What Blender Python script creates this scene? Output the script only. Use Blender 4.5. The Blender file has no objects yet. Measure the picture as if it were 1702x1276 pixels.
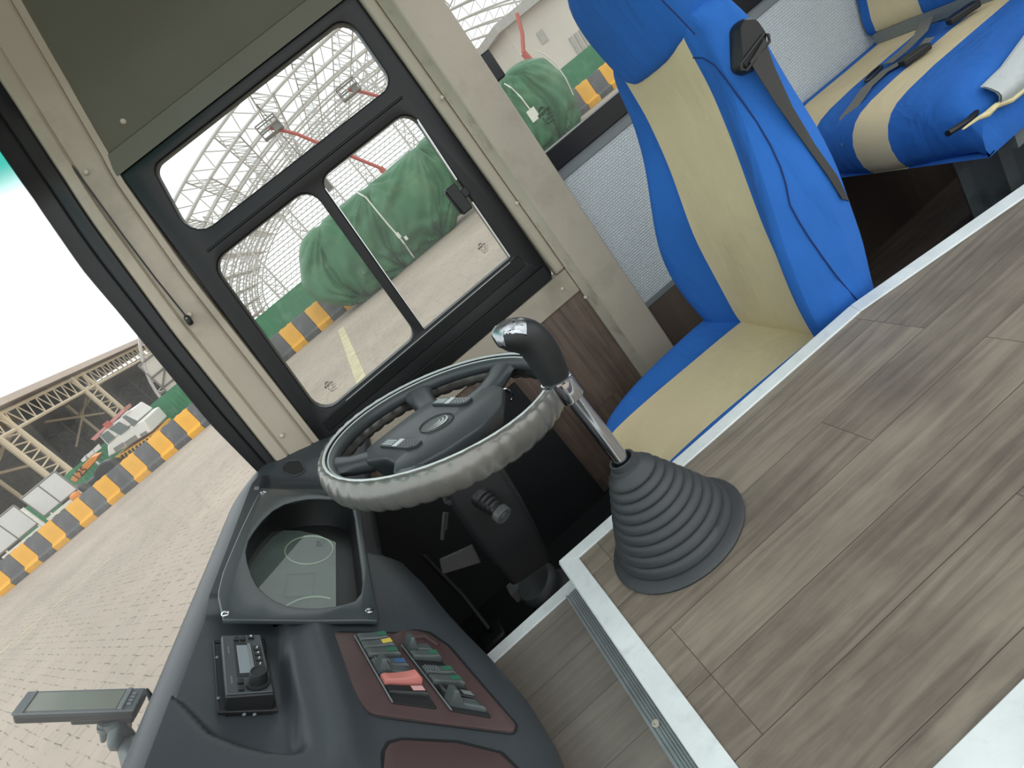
import bpy, bmesh, math, random
from mathutils import Vector, Matrix, noise
from mathutils.geometry import tessellate_polygon
random.seed(7)
# ------------------------------------------------------------------ camera, sky, exposure
SC = bpy.context.scene
COL = SC.collection
Z0 = 1.95                                  # the eye is this far above the yard; lengths below are measured from the eye
FPX, ROLL, PITCH, YAW = 960.0, math.radians(39.3), math.radians(20.4), math.radians(4.1)
_cy, _sy, _cp, _sp = math.cos(YAW), math.sin(YAW), math.cos(PITCH), math.sin(PITCH)
_fw = Vector((_sy*_cp, _cy*_cp, -_sp)); _r0 = Vector((_cy, -_sy, 0)); _d0 = _fw.cross(_r0)
_c, _s = math.cos(ROLL), math.sin(ROLL)
CR = _c*_r0 + _s*_d0; CD = -_s*_r0 + _c*_d0; CF = _fw
cam_data = bpy.data.cameras.new('camera'); cam = bpy.data.objects.new('camera', cam_data); COL.objects.link(cam)
cam_data.sensor_fit = 'HORIZONTAL'; cam_data.sensor_width = 36.0; cam_data.lens = FPX/1702*36.0
cam_data.clip_start = 0.02; cam_data.clip_end = 600
m = Matrix((CR, -CD, -CF)).transposed().to_4x4(); m.translation = Vector((0, 0, Z0)); cam.matrix_world = m
SC.camera = cam
SC.view_settings.view_transform = 'Standard'; SC.view_settings.look = 'None'
SC.view_settings.gamma = 1.0; SC.view_settings.use_curve_mapping = False
SC.view_settings.exposure = 0.55
world = bpy.data.worlds.new('overcast_sky'); SC.world = world; world.use_nodes = True
wn = world.node_tree; wn.nodes.clear()
wo = wn.nodes.new('ShaderNodeOutputWorld'); wb = wn.nodes.new('ShaderNodeBackground')
wtc = wn.nodes.new('ShaderNodeTexCoord'); wnz = wn.nodes.new('ShaderNodeTexNoise'); wr = wn.nodes.new('ShaderNodeValToRGB')
wnz.inputs['Scale'].default_value = 2.2; wnz.inputs['Detail'].default_value = 4
wr.color_ramp.elements[0].position = .3; wr.color_ramp.elements[0].color = (.86, .90, .92, 1)
wr.color_ramp.elements[1].position = .7; wr.color_ramp.elements[1].color = (.95, .97, .99, 1)
wn.links.new(wtc.outputs['Generated'], wnz.inputs['Vector']); wn.links.new(wnz.outputs['Fac'], wr.inputs['Fac'])
wn.links.new(wr.outputs['Color'], wb.inputs['Color']); wn.links.new(wb.outputs[0], wo.inputs[0])
wb.inputs['Strength'].default_value = 1.35
SC.cycles.max_bounces = 10; SC.cycles.diffuse_bounces = 6; SC.cycles.transparent_max_bounces = 16
SC.cycles.sample_clamp_indirect = 6.0

# ------------------------------------------------------------------ geometry helpers
def V(*a): return Vector(a)
def ray(px, py): return CR*(px-851) + CD*(py-638) + CF*FPX
def Yp(px, py, y): v = ray(px, py); return v*(y/v.y)
def Zp(px, py, z): v = ray(px, py); return v*(z/v.z)
def Xp(px, py, x): v = ray(px, py); return v*(x/v.x)
def lerp(a, b, t): return a + (b-a)*t
def interp(x, tab):
    if x <= tab[0][0]: return tab[0][1]
    for (x0, y0), (x1, y1) in zip(tab, tab[1:]):
        if x <= x1: return y0 + (y1-y0)*(x-x0)/(x1-x0)
    return tab[-1][1]
def sstep(a, b, x):
    if a == b: return float(x > a)
    t = max(0., min(1., (x-a)/(b-a))); return t*t*(3-2*t)
def frame_mat(o, u, v):
    u = Vector(u).normalized(); n = u.cross(Vector(v)).normalized(); v = n.cross(u)
    M = Matrix((u, v, n)).transposed().to_4x4(); M.translation = Vector(o); return M
def rpoly(pts, r, n=5):
    """round the corners of a 2D polygon; r is one radius or one per corner"""
    out = []; N = len(pts)
    for i, p in enumerate(pts):
        rr = r[i] if isinstance(r, (list, tuple)) else r
        p = Vector(p); a = Vector(pts[i-1]) - p; b = Vector(pts[(i+1) % N]) - p
        if rr <= 0: out.append(tuple(p)); continue
        la, lb = a.length, b.length; a /= la; b /= lb
        ang = math.acos(max(-1, min(1, a.dot(b))))
        d = min(rr/math.tan(ang/2), la*.48, lb*.48); rr = d*math.tan(ang/2)
        bis = (a+b).normalized(); c = p + bis*(rr/math.sin(ang/2))
        s0 = p + a*d - c; s1 = p + b*d - c
        a0 = math.atan2(s0.y, s0.x); a1 = math.atan2(s1.y, s1.x); da = (a1-a0+math.pi) % (2*math.pi) - math.pi
        for k in range(n+1):
            t = a0 + da*k/n; out.append((c.x + rr*math.cos(t), c.y + rr*math.sin(t)))
    return out
def circ(cx, cy, r, n=32, ry=None):
    return [(cx + r*math.cos(2*math.pi*k/n), cy + (ry or r)*math.sin(2*math.pi*k/n)) for k in range(n)]
from mathutils.bvhtree import BVHTree
def onto(bvh, px, py, off, y):
    v = ray(px, py).normalized(); h = bvh.ray_cast(Vector((0, 0, 0)), v)
    return (h[0] - v*off) if h[0] is not None else Yp(px, py, y)
class MB:
    def __init__(s): s.v = []; s.f = []; s.m = []; s.M = None
    def add(s, vs, fs, mi=0):
        b = len(s.v); s.v += [ (s.M @ Vector(p)) if s.M else Vector(p) for p in vs]
        for k, f in enumerate(fs):
            s.f.append([i+b for i in f]); s.m.append(mi[k] if isinstance(mi, list) else mi)
        return s
    def poly(s, pts, mi=0): return s.add(pts, [list(range(len(pts)))], mi)
    def box(s, a, b, mi=0):
        (x0, y0, z0), (x1, y1, z1) = a, b
        return s.add([(x0,y0,z0),(x1,y0,z0),(x1,y1,z0),(x0,y1,z0),(x0,y0,z1),(x1,y0,z1),(x1,y1,z1),(x0,y1,z1)],
                     [[0,3,2,1],[4,5,6,7],[0,1,5,4],[1,2,6,5],[2,3,7,6],[3,0,4,7]], mi)
    def prism(s, pts, vec, mi=0):
        n = len(pts); vec = Vector(vec); P = [Vector(p) for p in pts]
        return s.add(P + [p+vec for p in P], [list(range(n))[::-1], list(range(n, 2*n))] + [[i, (i+1) % n, n+(i+1) % n, n+i] for i in range(n)], mi)
    def loft(s, rings, mi=0, cap=True, closed=True, loop=False):
        n = len(rings[0]); vs = [p for r in rings for p in r]; fs = []; ms = []
        R = len(rings)
        for j in range(R if loop else R-1):
            for i in range(n if closed else n-1):
                i2 = (i+1) % n; j2 = (j+1) % R
                fs.append([j*n+i, j*n+i2, j2*n+i2, j2*n+i]); ms.append(mi(j, i) if callable(mi) else mi)
        if cap and closed and not loop:
            fs.append(list(range(n))[::-1]); ms.append(mi(0, 0) if callable(mi) else mi)
            fs.append([(R-1)*n+i for i in range(n)]); ms.append(mi(R-2, 0) if callable(mi) else mi)
        return s.add(vs, fs, ms)
    def tube(s, path, r, n=8, mi=0, closed=False, cap=True):
        P = [Vector(p) for p in path]; rings = []; N = len(P); up = None
        for i, p in enumerate(P):
            if closed: t = P[(i+1) % N] - P[i-1]
            else: t = P[min(i+1, N-1)] - P[max(i-1, 0)]
            t.normalize()
            if up is None: up = V(0,0,1) if abs(t.z) < .9 else V(1,0,0)
            a = t.cross(up); a.normalize(); up = a.cross(t)
            rr = r[i] if isinstance(r, (list, tuple)) else r
            rings.append([p + a*(rr*math.cos(2*math.pi*k/n)) + up*(rr*math.sin(2*math.pi*k/n)) for k in range(n)])
        return s.loft(rings, mi, cap=cap, loop=closed)
    def bar(s, a, b, r, n=5, mi=0): return s.tube([a, b], r, n, mi)
    def lathe(s, prof, o, ax, n=24, mi=0, sx=1.0, sy=1.0):
        ax = Vector(ax).normalized(); u = ax.orthogonal().normalized(); w = ax.cross(u); o = Vector(o)
        rings = [[o + ax*h + u*(r*sx*math.cos(2*math.pi*k/n)) + w*(r*sy*math.sin(2*math.pi*k/n)) for k in range(n)] for r, h in prof]
        return s.loft(rings, mi)
    def dome(s, c, r, ax, n=12, mi=0, k=.6):
        return s.lathe([(r, 0), (r*.97, r*.25*k), (r*.8, r*.65*k), (r*.45, r*.93*k), (r*.05, r*k)], c, ax, n, mi)
    def grid(s, fn, nu, nv, mi=0):
        vs = [fn(i/(nu-1), j/(nv-1)) for j in range(nv) for i in range(nu)]
        fs = []; ms = []
        for j in range(nv-1):
            for i in range(nu-1):
                fs.append([j*nu+i, j*nu+i+1, (j+1)*nu+i+1, (j+1)*nu+i]); ms.append(mi(i, j) if callable(mi) else mi)
        return s.add(vs, fs, ms)
    def plate(s, outer, holes, M, t, bev=0.0, mi=0):
        """flat plate with holes; 2D outline in the frame M, thickness t centred on it, soft edges"""
        cu = bpy.data.curves.new('outline', 'CURVE'); cu.dimensions = '2D'; cu.fill_mode = 'BOTH'
        cu.extrude = max(t/2-bev, 0); cu.bevel_depth = bev; cu.bevel_resolution = 1; cu.offset = -bev
        for P in [outer] + list(holes):
            sp = cu.splines.new('POLY'); sp.points.add(len(P)-1); sp.use_cyclic_u = True
            for q, p in zip(sp.points, P): q.co = (p[0], p[1], 0, 1)
        o = bpy.data.objects.new('outline', cu); me = bpy.data.meshes.new_from_object(o)
        keep, s.M = s.M, (s.M @ M if s.M else M)
        s.add([v.co.copy() for v in me.vertices], [list(p.vertices) for p in me.polygons], mi)
        s.M = keep; bpy.data.objects.remove(o); bpy.data.curves.remove(cu); bpy.data.meshes.remove(me)
        return s
    def text(s, body, M, size, t=.0004, mi=0, bold=0):
        cu = bpy.data.curves.new('writing', 'FONT'); cu.body = body; cu.size = size; cu.extrude = t; cu.align_x = 'CENTER'; cu.align_y = 'CENTER'; cu.offset = bold
        cu.resolution_u = 3
        o = bpy.data.objects.new('writing', cu); me = bpy.data.meshes.new_from_object(o)
        keep, s.M = s.M, (s.M @ M if s.M else M)
        s.add([v.co.copy() for v in me.vertices], [list(p.vertices) for p in me.polygons], mi)
        s.M = keep; bpy.data.objects.remove(o); bpy.data.curves.remove(cu); bpy.data.meshes.remove(me)
        return s
    def build(s, name, mats, parent=None, smooth=35, bevel=0, subsurf=0, weld=True, recalc=True):
        lo = Vector((min(p.x for p in s.v), min(p.y for p in s.v), min(p.z for p in s.v)))
        hi = Vector((max(p.x for p in s.v), max(p.y for p in s.v), max(p.z for p in s.v)))
        c = (lo+hi)/2
        if parent is None: c.z = lo.z
        me = bpy.data.meshes.new(name)
        me.from_pydata([p-c for p in s.v], [], s.f); 
        for mt in (mats if isinstance(mats, (list, tuple)) else [mats]): me.materials.append(mt)
        for p, i in zip(me.polygons, s.m): p.material_index = i
        bm = bmesh.new(); bm.from_mesh(me)
        if weld: bmesh.ops.remove_doubles(bm, verts=bm.verts, dist=1e-5)
        if recalc: bmesh.ops.recalc_face_normals(bm, faces=bm.faces)
        bm.to_mesh(me); bm.free()
        if smooth: me.shade_smooth(); me.set_sharp_from_angle(angle=math.radians(smooth))
        me.update()
        o = bpy.data.objects.new(name, me); COL.objects.link(o)
        wc = c + V(0, 0, Z0); o['_w'] = tuple(wc)
        if parent is not None:
            o.parent = parent; o.location = wc - Vector(parent['_w'])
        else: o.location = wc
        if bevel:
            b = o.modifiers.new('edge', 'BEVEL'); b.width = bevel; b.segments = 2; b.limit_method = 'ANGLE'; b.angle_limit = math.radians(35); b.harden_normals = False
        if subsurf:
            b = o.modifiers.new('soft', 'SUBSURF'); b.levels = subsurf; b.render_levels = subsurf
        return o
def thing(name, label, cat, loc, group=None):
    o = bpy.data.objects.new(name, None); COL.objects.link(o); o.empty_display_size = .05
    w = Vector(loc) + V(0, 0, Z0); o['_w'] = tuple(w); o.location = w
    return tag(o, label, cat, group)
def tag(o, label=None, cat=None, group=None, kind=None):
    if label: o['label'] = label
    if cat: o['category'] = cat
    if group: o['group'] = group
    if kind: o['kind'] = kind
    return o
def struct(o, label=None):
    o['kind'] = 'structure'
    if label: o['label'] = label
    return o
def dup(root, delta, label=None, group=None):
    r = root.copy(); COL.objects.link(r); r.location = root.location + Vector(delta)
    if label: r['label'] = label
    if group: r['group'] = group
    for ch in list(root.children):
        c = ch.copy(); COL.objects.link(c); c.parent = r
        for g in list(ch.children):
            d = g.copy(); COL.objects.link(d); d.parent = c
    return r

# ------------------------------------------------------------------ materials
def lin(c):
    return tuple(((x/255)/12.92 if x/255 <= .04045 else ((x/255+.055)/1.055)**2.4) for x in c) + (1,)
def mat(name, rgb, rough=.5, metal=0., var=.06, vscale=9., bump=0., bscale=60., spec=.5, rvar=0., coat=0., dirt=None, dscale=3., folds=0.):
    mt = bpy.data.materials.new(name); mt.use_nodes = True; nt = mt.node_tree; N, L = nt.nodes, nt.links
    b = N['Principled BSDF']; col = lin(rgb)
    b.inputs['Roughness'].default_value = rough; b.inputs['Metallic'].default_value = metal
    b.inputs['Specular IOR Level'].default_value = spec
    if coat: b.inputs['Coat Weight'].default_value = coat
    tc = N.new('ShaderNodeTexCoord')
    nz = N.new('ShaderNodeTexNoise'); nz.inputs['Scale'].default_value = vscale; nz.inputs['Detail'].default_value = 5
    L.new(tc.outputs['Object'], nz.inputs['Vector'])
    rp = N.new('ShaderNodeValToRGB'); e = rp.color_ramp.elements
    e[0].position = .3; e[0].color = tuple(x*(1-var) for x in col[:3]) + (1,); e[1].position = .7; e[1].color = tuple(min(1, x*(1+var)) for x in col[:3]) + (1,)
    L.new(nz.outputs['Fac'], rp.inputs['Fac']); out = rp.outputs['Color']
    if dirt:
        n2 = N.new('ShaderNodeTexNoise'); n2.inputs['Scale'].default_value = dscale; n2.inputs['Detail'].default_value = 9; n2.inputs['Roughness'].default_value = .65
        L.new(tc.outputs['Object'], n2.inputs['Vector'])
        r2 = N.new('ShaderNodeValToRGB'); r2.color_ramp.elements[0].position = .52; r2.color_ramp.elements[1].position = .75
        L.new(n2.outputs['Fac'], r2.inputs['Fac'])
        mx = N.new('ShaderNodeMix'); mx.data_type = 'RGBA'; L.new(r2.outputs['Color'], mx.inputs['Factor'])
        L.new(out, mx.inputs['A']); mx.inputs['B'].default_value = lin(dirt); out = mx.outputs['Result']
    L.new(out, b.inputs['Base Color'])
    if rvar:
        mr = N.new('ShaderNodeMapRange'); mr.inputs['To Min'].default_value = max(.02, rough-rvar); mr.inputs['To Max'].default_value = min(1, rough+rvar)
        L.new(nz.outputs['Fac'], mr.inputs['Value']); L.new(mr.outputs['Result'], b.inputs['Roughness'])
    if bump:
        n3 = N.new('ShaderNodeTexNoise'); n3.inputs['Scale'].default_value = bscale; n3.inputs['Detail'].default_value = 3
        L.new(tc.outputs['Object'], n3.inputs['Vector'])
        bp = N.new('ShaderNodeBump'); bp.inputs['Strength'].default_value = bump; bp.inputs['Distance'].default_value = .3/bscale
        L.new(n3.outputs['Fac'], bp.inputs['Height']); L.new(bp.outputs['Normal'], b.inputs['Normal'])
        if folds:                                      # slack cloth: long soft creases
            mp = N.new('ShaderNodeMapping'); mp.inputs['Scale'].default_value = (9, 9, 2.6); mp.inputs['Rotation'].default_value = (.3, .25, 0); L.new(tc.outputs['Object'], mp.inputs['Vector'])
            n4 = N.new('ShaderNodeTexNoise'); n4.inputs['Scale'].default_value = 1.; n4.inputs['Detail'].default_value = 3; n4.inputs['Distortion'].default_value = .8; L.new(mp.outputs[0], n4.inputs['Vector'])
            b2 = N.new('ShaderNodeBump'); b2.inputs['Strength'].default_value = folds; b2.inputs['Distance'].default_value = .03; L.new(n4.outputs['Fac'], b2.inputs['Height']); L.new(b2.outputs['Normal'], bp.inputs['Normal'])
    return mt
def wood(name, cols, row, length, along, y0, rough=.45, grain=.5, seam=.0006):
    """printed vinyl planks laid along one world axis: 'X' on the floors, 'Z' on the walls"""
    mt = bpy.data.materials.new(name); mt.use_nodes = True; nt = mt.node_tree; N, L = nt.nodes, nt.links
    b = N['Principled BSDF']; b.inputs['Roughness'].default_value = rough
    g = N.new('ShaderNodeNewGeometry'); sp = N.new('ShaderNodeSeparateXYZ'); L.new(g.outputs['Position'], sp.inputs[0])
    cb = N.new('ShaderNodeCombineXYZ'); ax = {'X': ('X', 'Y'), 'Z': ('Z', 'X')}[along]
    sub = N.new('ShaderNodeMath'); sub.operation = 'SUBTRACT'; sub.inputs[1].default_value = y0
    L.new(sp.outputs[ax[1]], sub.inputs[0]); L.new(sp.outputs[ax[0]], cb.inputs[0]); L.new(sub.outputs[0], cb.inputs[1])
    br = N.new('ShaderNodeTexBrick'); br.inputs['Scale'].default_value = 1; br.inputs['Brick Width'].default_value = length; br.inputs['Row Height'].default_value = row
    br.inputs['Mortar Size'].default_value = seam; br.inputs['Mortar Smooth'].default_value = .3; br.offset = .37; br.offset_frequency = 3; br.inputs['Bias'].default_value = 0
    br.inputs['Color1'].default_value = (0, 0, 0, 1); br.inputs['Color2'].default_value = (1, 1, 1, 1); br.inputs['Mortar'].default_value = (.5, .5, .5, 1)
    L.new(cb.outputs[0], br.inputs['Vector'])
    # grain stretched along the plank, shifted plank by plank
    mp = N.new('ShaderNodeMapping'); mp.inputs['Scale'].default_value = (2.2, 34, 1)
    ad = N.new('ShaderNodeVectorMath'); ad.operation = 'MULTIPLY_ADD'; ad.inputs[1].default_value = (3.1, 5.7, 0)
    L.new(br.outputs['Color'], ad.inputs[0]); L.new(cb.outputs[0], ad.inputs[2]); L.new(ad.outputs[0], mp.inputs['Vector'])
    n1 = N.new('ShaderNodeTexNoise'); n1.inputs['Scale'].default_value = 1.6; n1.inputs['Detail'].default_value = 8; n1.inputs['Roughness'].default_value = .62; n1.inputs['Distortion'].default_value = .9
    L.new(mp.outputs[0], n1.inputs['Vector'])
    n2 = N.new('ShaderNodeTexNoise'); n2.inputs['Scale'].default_value = 5.5; n2.inputs['Detail'].default_value = 6; n2.inputs['Roughness'].default_value = .6
    L.new(cb.outputs[0], n2.inputs['Vector'])
    m1 = N.new('ShaderNodeMath'); m1.operation = 'MULTIPLY_ADD'; m1.inputs[1].default_value = grain; L.new(n1.outputs['Fac'], m1.inputs[0])
    bwv = N.new('ShaderNodeMath'); bwv.operation = 'MULTIPLY'; bwv.inputs[1].default_value = .12; L.new(br.outputs['Color'], bwv.inputs[0])
    L.new(bwv.outputs[0], m1.inputs[2])
    m2 = N.new('ShaderNodeMath'); m2.operation = 'MULTIPLY_ADD'; m2.inputs[1].default_value = .44; L.new(n2.outputs['Fac'], m2.inputs[0]); L.new(m1.outputs[0], m2.inputs[2])
    rp = N.new('ShaderNodeValToRGB'); e = rp.color_ramp.elements; e[0].position = .28; e[0].color = lin(cols[0]); e[1].position = .72; e[1].color = lin(cols[2])
    k = e.new(.5); k.color = lin(cols[1])
    L.new(m2.outputs[0], rp.inputs['Fac'])
    mx = N.new('ShaderNodeMix'); mx.data_type = 'RGBA'; L.new(br.outputs['Fac'], mx.inputs['Factor']); L.new(rp.outputs['Color'], mx.inputs['A'])
    mx.inputs['B'].default_value = lin([c*.82 for c in cols[0]]); L.new(mx.outputs['Result'], b.inputs['Base Color'])
    bp = N.new('ShaderNodeBump'); bp.inputs['Strength'].default_value = .12; bp.inputs['Distance'].default_value = .002
    L.new(n1.outputs['Fac'], bp.inputs['Height']); L.new(bp.outputs['Normal'], b.inputs['Normal'])
    return mt
def glass(name, tint, dust=.06, band=None, refl=.5):
    """window glass: clear, tinted, a thin film of dust and a weak reflection; band = (z0, z1, colour) is a dyed sun strip"""
    mt = bpy.data.materials.new(name); mt.use_nodes = True; nt = mt.node_tree; N, L = nt.nodes, nt.links; N.clear()
    o = N.new('ShaderNodeOutputMaterial'); tr = N.new('ShaderNodeBsdfTransparent'); tr.inputs[0].default_value = lin(tint)
    gl = N.new('ShaderNodeBsdfGlossy'); gl.inputs['Roughness'].default_value = .02
    lw = N.new('ShaderNodeFresnel'); lw.inputs['IOR'].default_value = 1.25
    lm = N.new('ShaderNodeMath'); lm.operation = 'MULTIPLY'; lm.inputs[1].default_value = refl; L.new(lw.outputs[0], lm.inputs[0])
    m1 = N.new('ShaderNodeMixShader'); L.new(lm.outputs[0], m1.inputs[0]); L.new(tr.outputs[0], m1.inputs[1]); L.new(gl.outputs[0], m1.inputs[2])
    tl = N.new('ShaderNodeBsdfTranslucent'); tl.inputs[0].default_value = (.85, .87, .85, 1); df = N.new('ShaderNodeBsdfDiffuse'); df.inputs[0].default_value = (.75, .75, .72, 1)
    md = N.new('ShaderNodeMixShader'); md.inputs[0].default_value = .5; L.new(tl.outputs[0], md.inputs[1]); L.new(df.outputs[0], md.inputs[2])
    g = N.new('ShaderNodeNewGeometry'); nz = N.new('ShaderNodeTexNoise'); nz.inputs['Scale'].default_value = 4; nz.inputs['Detail'].default_value = 8; nz.inputs['Roughness'].default_value = .6
    L.new(g.outputs['Position'], nz.inputs['Vector'])
    mr = N.new('ShaderNodeMapRange'); mr.inputs['From Min'].default_value = .3; mr.inputs['From Max'].default_value = .75; mr.inputs['To Min'].default_value = dust*.5; mr.inputs['To Max'].default_value = dust*1.7
    L.new(nz.outputs['Fac'], mr.inputs['Value'])
    m2 = N.new('ShaderNodeMixShader'); L.new(mr.outputs[0], m2.inputs[0]); L.new(m1.outputs[0], m2.inputs[1]); L.new(md.outputs[0], m2.inputs[2])
    L.new(m2.outputs[0], o.inputs[0])
    if band:
        sp = N.new('ShaderNodeSeparateXYZ'); L.new(g.outputs['Position'], sp.inputs[0])
        m3 = N.new('ShaderNodeMapRange'); m3.interpolation_type = 'SMOOTHSTEP'; m3.inputs['From Min'].default_value = band[0]; m3.inputs['From Max'].default_value = band[1]
        L.new(sp.outputs['Z'], m3.inputs['Value'])
        mx = N.new('ShaderNodeMix'); mx.data_type = 'RGBA'; L.new(m3.outputs[0], mx.inputs['Factor']); mx.inputs['A'].default_value = lin(tint); mx.inputs['B'].default_value = lin(band[2])
        L.new(mx.outputs['Result'], tr.inputs[0])
    return mt
M_cove_shaded = mat('shade_darkened_cove', (96, 95, 81), .55, var=.03, bump=.15, bscale=260)  # cove cream darkened in its colour to stand for the dim shade there
M_cream = mat('cream_panel', (180, 170, 152), .5, var=.03, bump=.15, bscale=260, dirt=(150, 142, 124), dscale=4)
M_cream_lt = mat('cream_edge', (194, 185, 168), .5, var=.05, bump=.15, bscale=200, dirt=(150, 140, 122), dscale=14)
M_seal = mat('black_rubber', (17, 20, 22), .42, var=.12, vscale=6, bump=.1, bscale=300)
M_frame = mat('black_window_frame', (12, 14, 15), .38, var=.1, spec=.4)
M_lit_reveal = mat('sky_lit_reveal', (215, 220, 218), .3, .6)
M_white = mat('white_plastic_screw', (205, 200, 184), .4)
M_alu = mat('brushed_aluminium', (222, 227, 226), .42, .12, var=.06, vscale=22, bump=.12, bscale=140, dirt=(204, 210, 208), dscale=30)
M_rib = mat('ribbed_aluminium', (160, 166, 168), .4, .5, var=.12, vscale=30)
M_woodf = wood('grey_oak_vinyl', ((74, 66, 58), (108, 98, 87), (142, 131, 116)), .0935, .62, 'X', .3285, .5, .62)
M_woods = wood('grey_vinyl_step', ((92, 86, 79), (118, 111, 102), (138, 131, 121)), .0935, .9, 'X', .02, .5, .5)
M_woodd = wood('dark_walnut_vinyl', ((46, 38, 33), (72, 61, 53), (100, 87, 76)), .12, .8, 'X', .05, .5, .62)
M_woodw = wood('walnut_wall_vinyl', ((62, 50, 43), (92, 77, 67), (122, 105, 92)), .085, .55, 'Z', .11, .5, .66)
M_mat = mat('dark_rubber_mat', (22, 23, 25), .7, var=.15)
M_glass = glass('side_window_glass', (222, 228, 225), .07)
M_glassr = glass('rear_window_glass', (222, 228, 225), .07)
M_screen = glass('windscreen_glass', (244, 248, 248), .07, (Z0+.46, Z0+.55, (20, 150, 135)), .08)
M_mark = mat('etched_mark', (40, 40, 38), .6, var=0)
def silver_mat():
    mt = mat('silver_embossed_panel', (204, 211, 211), .4, .1, var=.04); nt = mt.node_tree; N, L = nt.nodes, nt.links
    g = N.new('ShaderNodeNewGeometry'); sp = N.new('ShaderNodeSeparateXYZ'); cb = N.new('ShaderNodeCombineXYZ')
    L.new(g.outputs['Position'], sp.inputs[0]); L.new(sp.outputs['X'], cb.inputs[0]); L.new(sp.outputs['Z'], cb.inputs[1])
    br = N.new('ShaderNodeTexBrick'); br.inputs['Scale'].default_value = 1; br.inputs['Brick Width'].default_value = .011; br.inputs['Row Height'].default_value = .0075
    br.inputs['Mortar Size'].default_value = .0022; br.inputs['Mortar Smooth'].default_value = 1.; L.new(cb.outputs[0], br.inputs['Vector'])
    bp = N.new('ShaderNodeBump'); bp.invert = True; bp.inputs['Strength'].default_value = .8; bp.inputs['Distance'].default_value = .002
    L.new(br.outputs['Fac'], bp.inputs['Height']); L.new(bp.outputs['Normal'], N['Principled BSDF'].inputs['Normal'])
    return mt
M_silver = silver_mat()
M_gtrim = mat('grey_trim', (120, 126, 126), .45)
M_blue = mat('blue_seat_cloth', (44, 104, 184), .85, var=.10, vscale=5, bump=.35, bscale=700, spec=.25, folds=.55)
M_beige = mat('beige_seat_cloth', (216, 200, 162), .85, var=.05, vscale=5, bump=.35, bscale=700, spec=.25, folds=.2, dirt=(202, 186, 148), dscale=5)
M_seamb = mat('dark_blue_stitching', (14, 40, 96), .8)
M_belt = mat('dark_grey_webbing', (58, 58, 56), .8, var=.1, bump=.4, bscale=500)
M_beltg = mat('grey_webbing', (112, 112, 104), .8, var=.1, bump=.4, bscale=500)
M_blackp = mat('black_plastic', (24, 26, 27), .45, var=.12, bump=.1, bscale=300)
M_wchrome = mat('worn_chrome', (176, 180, 184), .3, .9, var=.3, vscale=40, dirt=(40, 42, 44), dscale=60)
M_chrome = mat('chrome', (215, 218, 222), .12, 1., var=.03)
M_dash = mat('charcoal_dash_skin', (56, 61, 65), .42, var=.07, vscale=7, bump=.35, bscale=420, rvar=.06)
M_bezel = mat('satin_grey_plate', (60, 67, 69), .3, var=.08, vscale=5, bump=.08, bscale=200, rvar=.08)
M_maroon = mat('maroon_switch_panel', (76, 58, 58), .42, var=.1, vscale=18, rvar=.1)
M_boot = mat('boot_rubber', (52, 55, 57), .52, var=.12, vscale=14, bump=.25, bscale=240)
M_wheelb = mat('wheel_black', (62, 67, 69), .4, var=.1, vscale=14, bump=.2, bscale=380, rvar=.08)
M_cover = mat('silver_grey_wheel_cover', (124, 123, 118), .28, .5, var=.08, vscale=12, rvar=.05, dirt=(108, 106, 100), dscale=9)
M_ridge = mat('pale_seam', (196, 204, 202), .4, var=.1)
M_grey = mat('grey_plastic', (110, 116, 118), .45)
M_lens = glass('gauge_lens', (225, 236, 232), .08, None, .10)
M_gauge = mat('gauge_face', (74, 88, 84), .5, var=.16, vscale=20)
M_ring = mat('pale_green_ring', (196, 214, 186), .5)
M_dred = mat('faded_red_plastic', (178, 108, 100), .45, var=.08)
M_pink = mat('pale_red_plastic', (196, 150, 146), .5)
M_yel = mat('yellow_mark', (190, 168, 70), .5)
M_bluem = mat('blue_mark', (52, 84, 124), .5)
M_green = mat('green_mark', (40, 92, 70), .5)
M_lcd = mat('grey_display', (120, 130, 134), .25, var=.03)
# ------------------------------------------------------------------ the bus shell
ZP, ZS, ZW, ZC = -.65, -.725, -1.10, 1.0            # platform, front step, driver's well, ceiling
YW, YK = 1.62, .881                                   # driver's side wall, edge of the well
def WM(y): return frame_mat((0, y, 0), (1, 0, 0), (0, 0, 1))   # wall plane seen from inside
def cove(z): return interp(z, [(.47, 1.612), (.60, 1.56), (.82, 1.36), (1.0, 1.12)])
edge = [(-.075, YK), (.647, .869), (1.02, .790), (2.2, .54)]
b = MB(); top = edge + [(2.2, .262), (-.075, .262)]
b.prism([(x, y, ZP) for x, y in top], (0, 0, -.44)); struct(b.build('floor', M_woodf, smooth=0), 'raised platform covered in grey oak-look vinyl planks')
b = MB(); b.box((-.66, -.25, ZS-.05), (-.078, .895, ZS)); struct(b.build('floor', M_woods, smooth=0), 'lower front floor of grey wood-look vinyl')
b = MB(); b.box((-.078, -.25, ZS-.05), (2.2, .255, ZS)); struct(b.build('floor', M_mat, smooth=0), 'dark lower floor beside the platform')
b = MB(); b.box((.60, .55, ZW-.05), (3.0, 1.62, ZW)); struct(b.build('floor', M_woodd, smooth=0), 'dark walnut-look floor behind the driver')
b = MB(); b.box((-.9, .60, ZW-.05), (.60, 1.62, ZW)); struct(b.build('floor', M_mat, smooth=0), 'black floor of the driver footwell')
def strip(x0, y0, x1, y1, z, t=.004, mt=M_alu, name='trim_1', lab=None, grooves=0):
    b = MB(); b.box((x0, y0, z), (x1, y1, z+t))
    return struct(b.build(name, mt, bevel=.0012), lab)
b = MB()
b.prism([(x, y, ZP) for x, y in [(-.075, YK), (.647, .869), (.636, .838), (-.042, .852)]], (0, 0, .004))
b.prism([(x, y, ZP) for x, y in [(-.075, YK), (.647, .869), (.647, .875), (-.075, .887)]], (0, 0, -.03))
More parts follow.
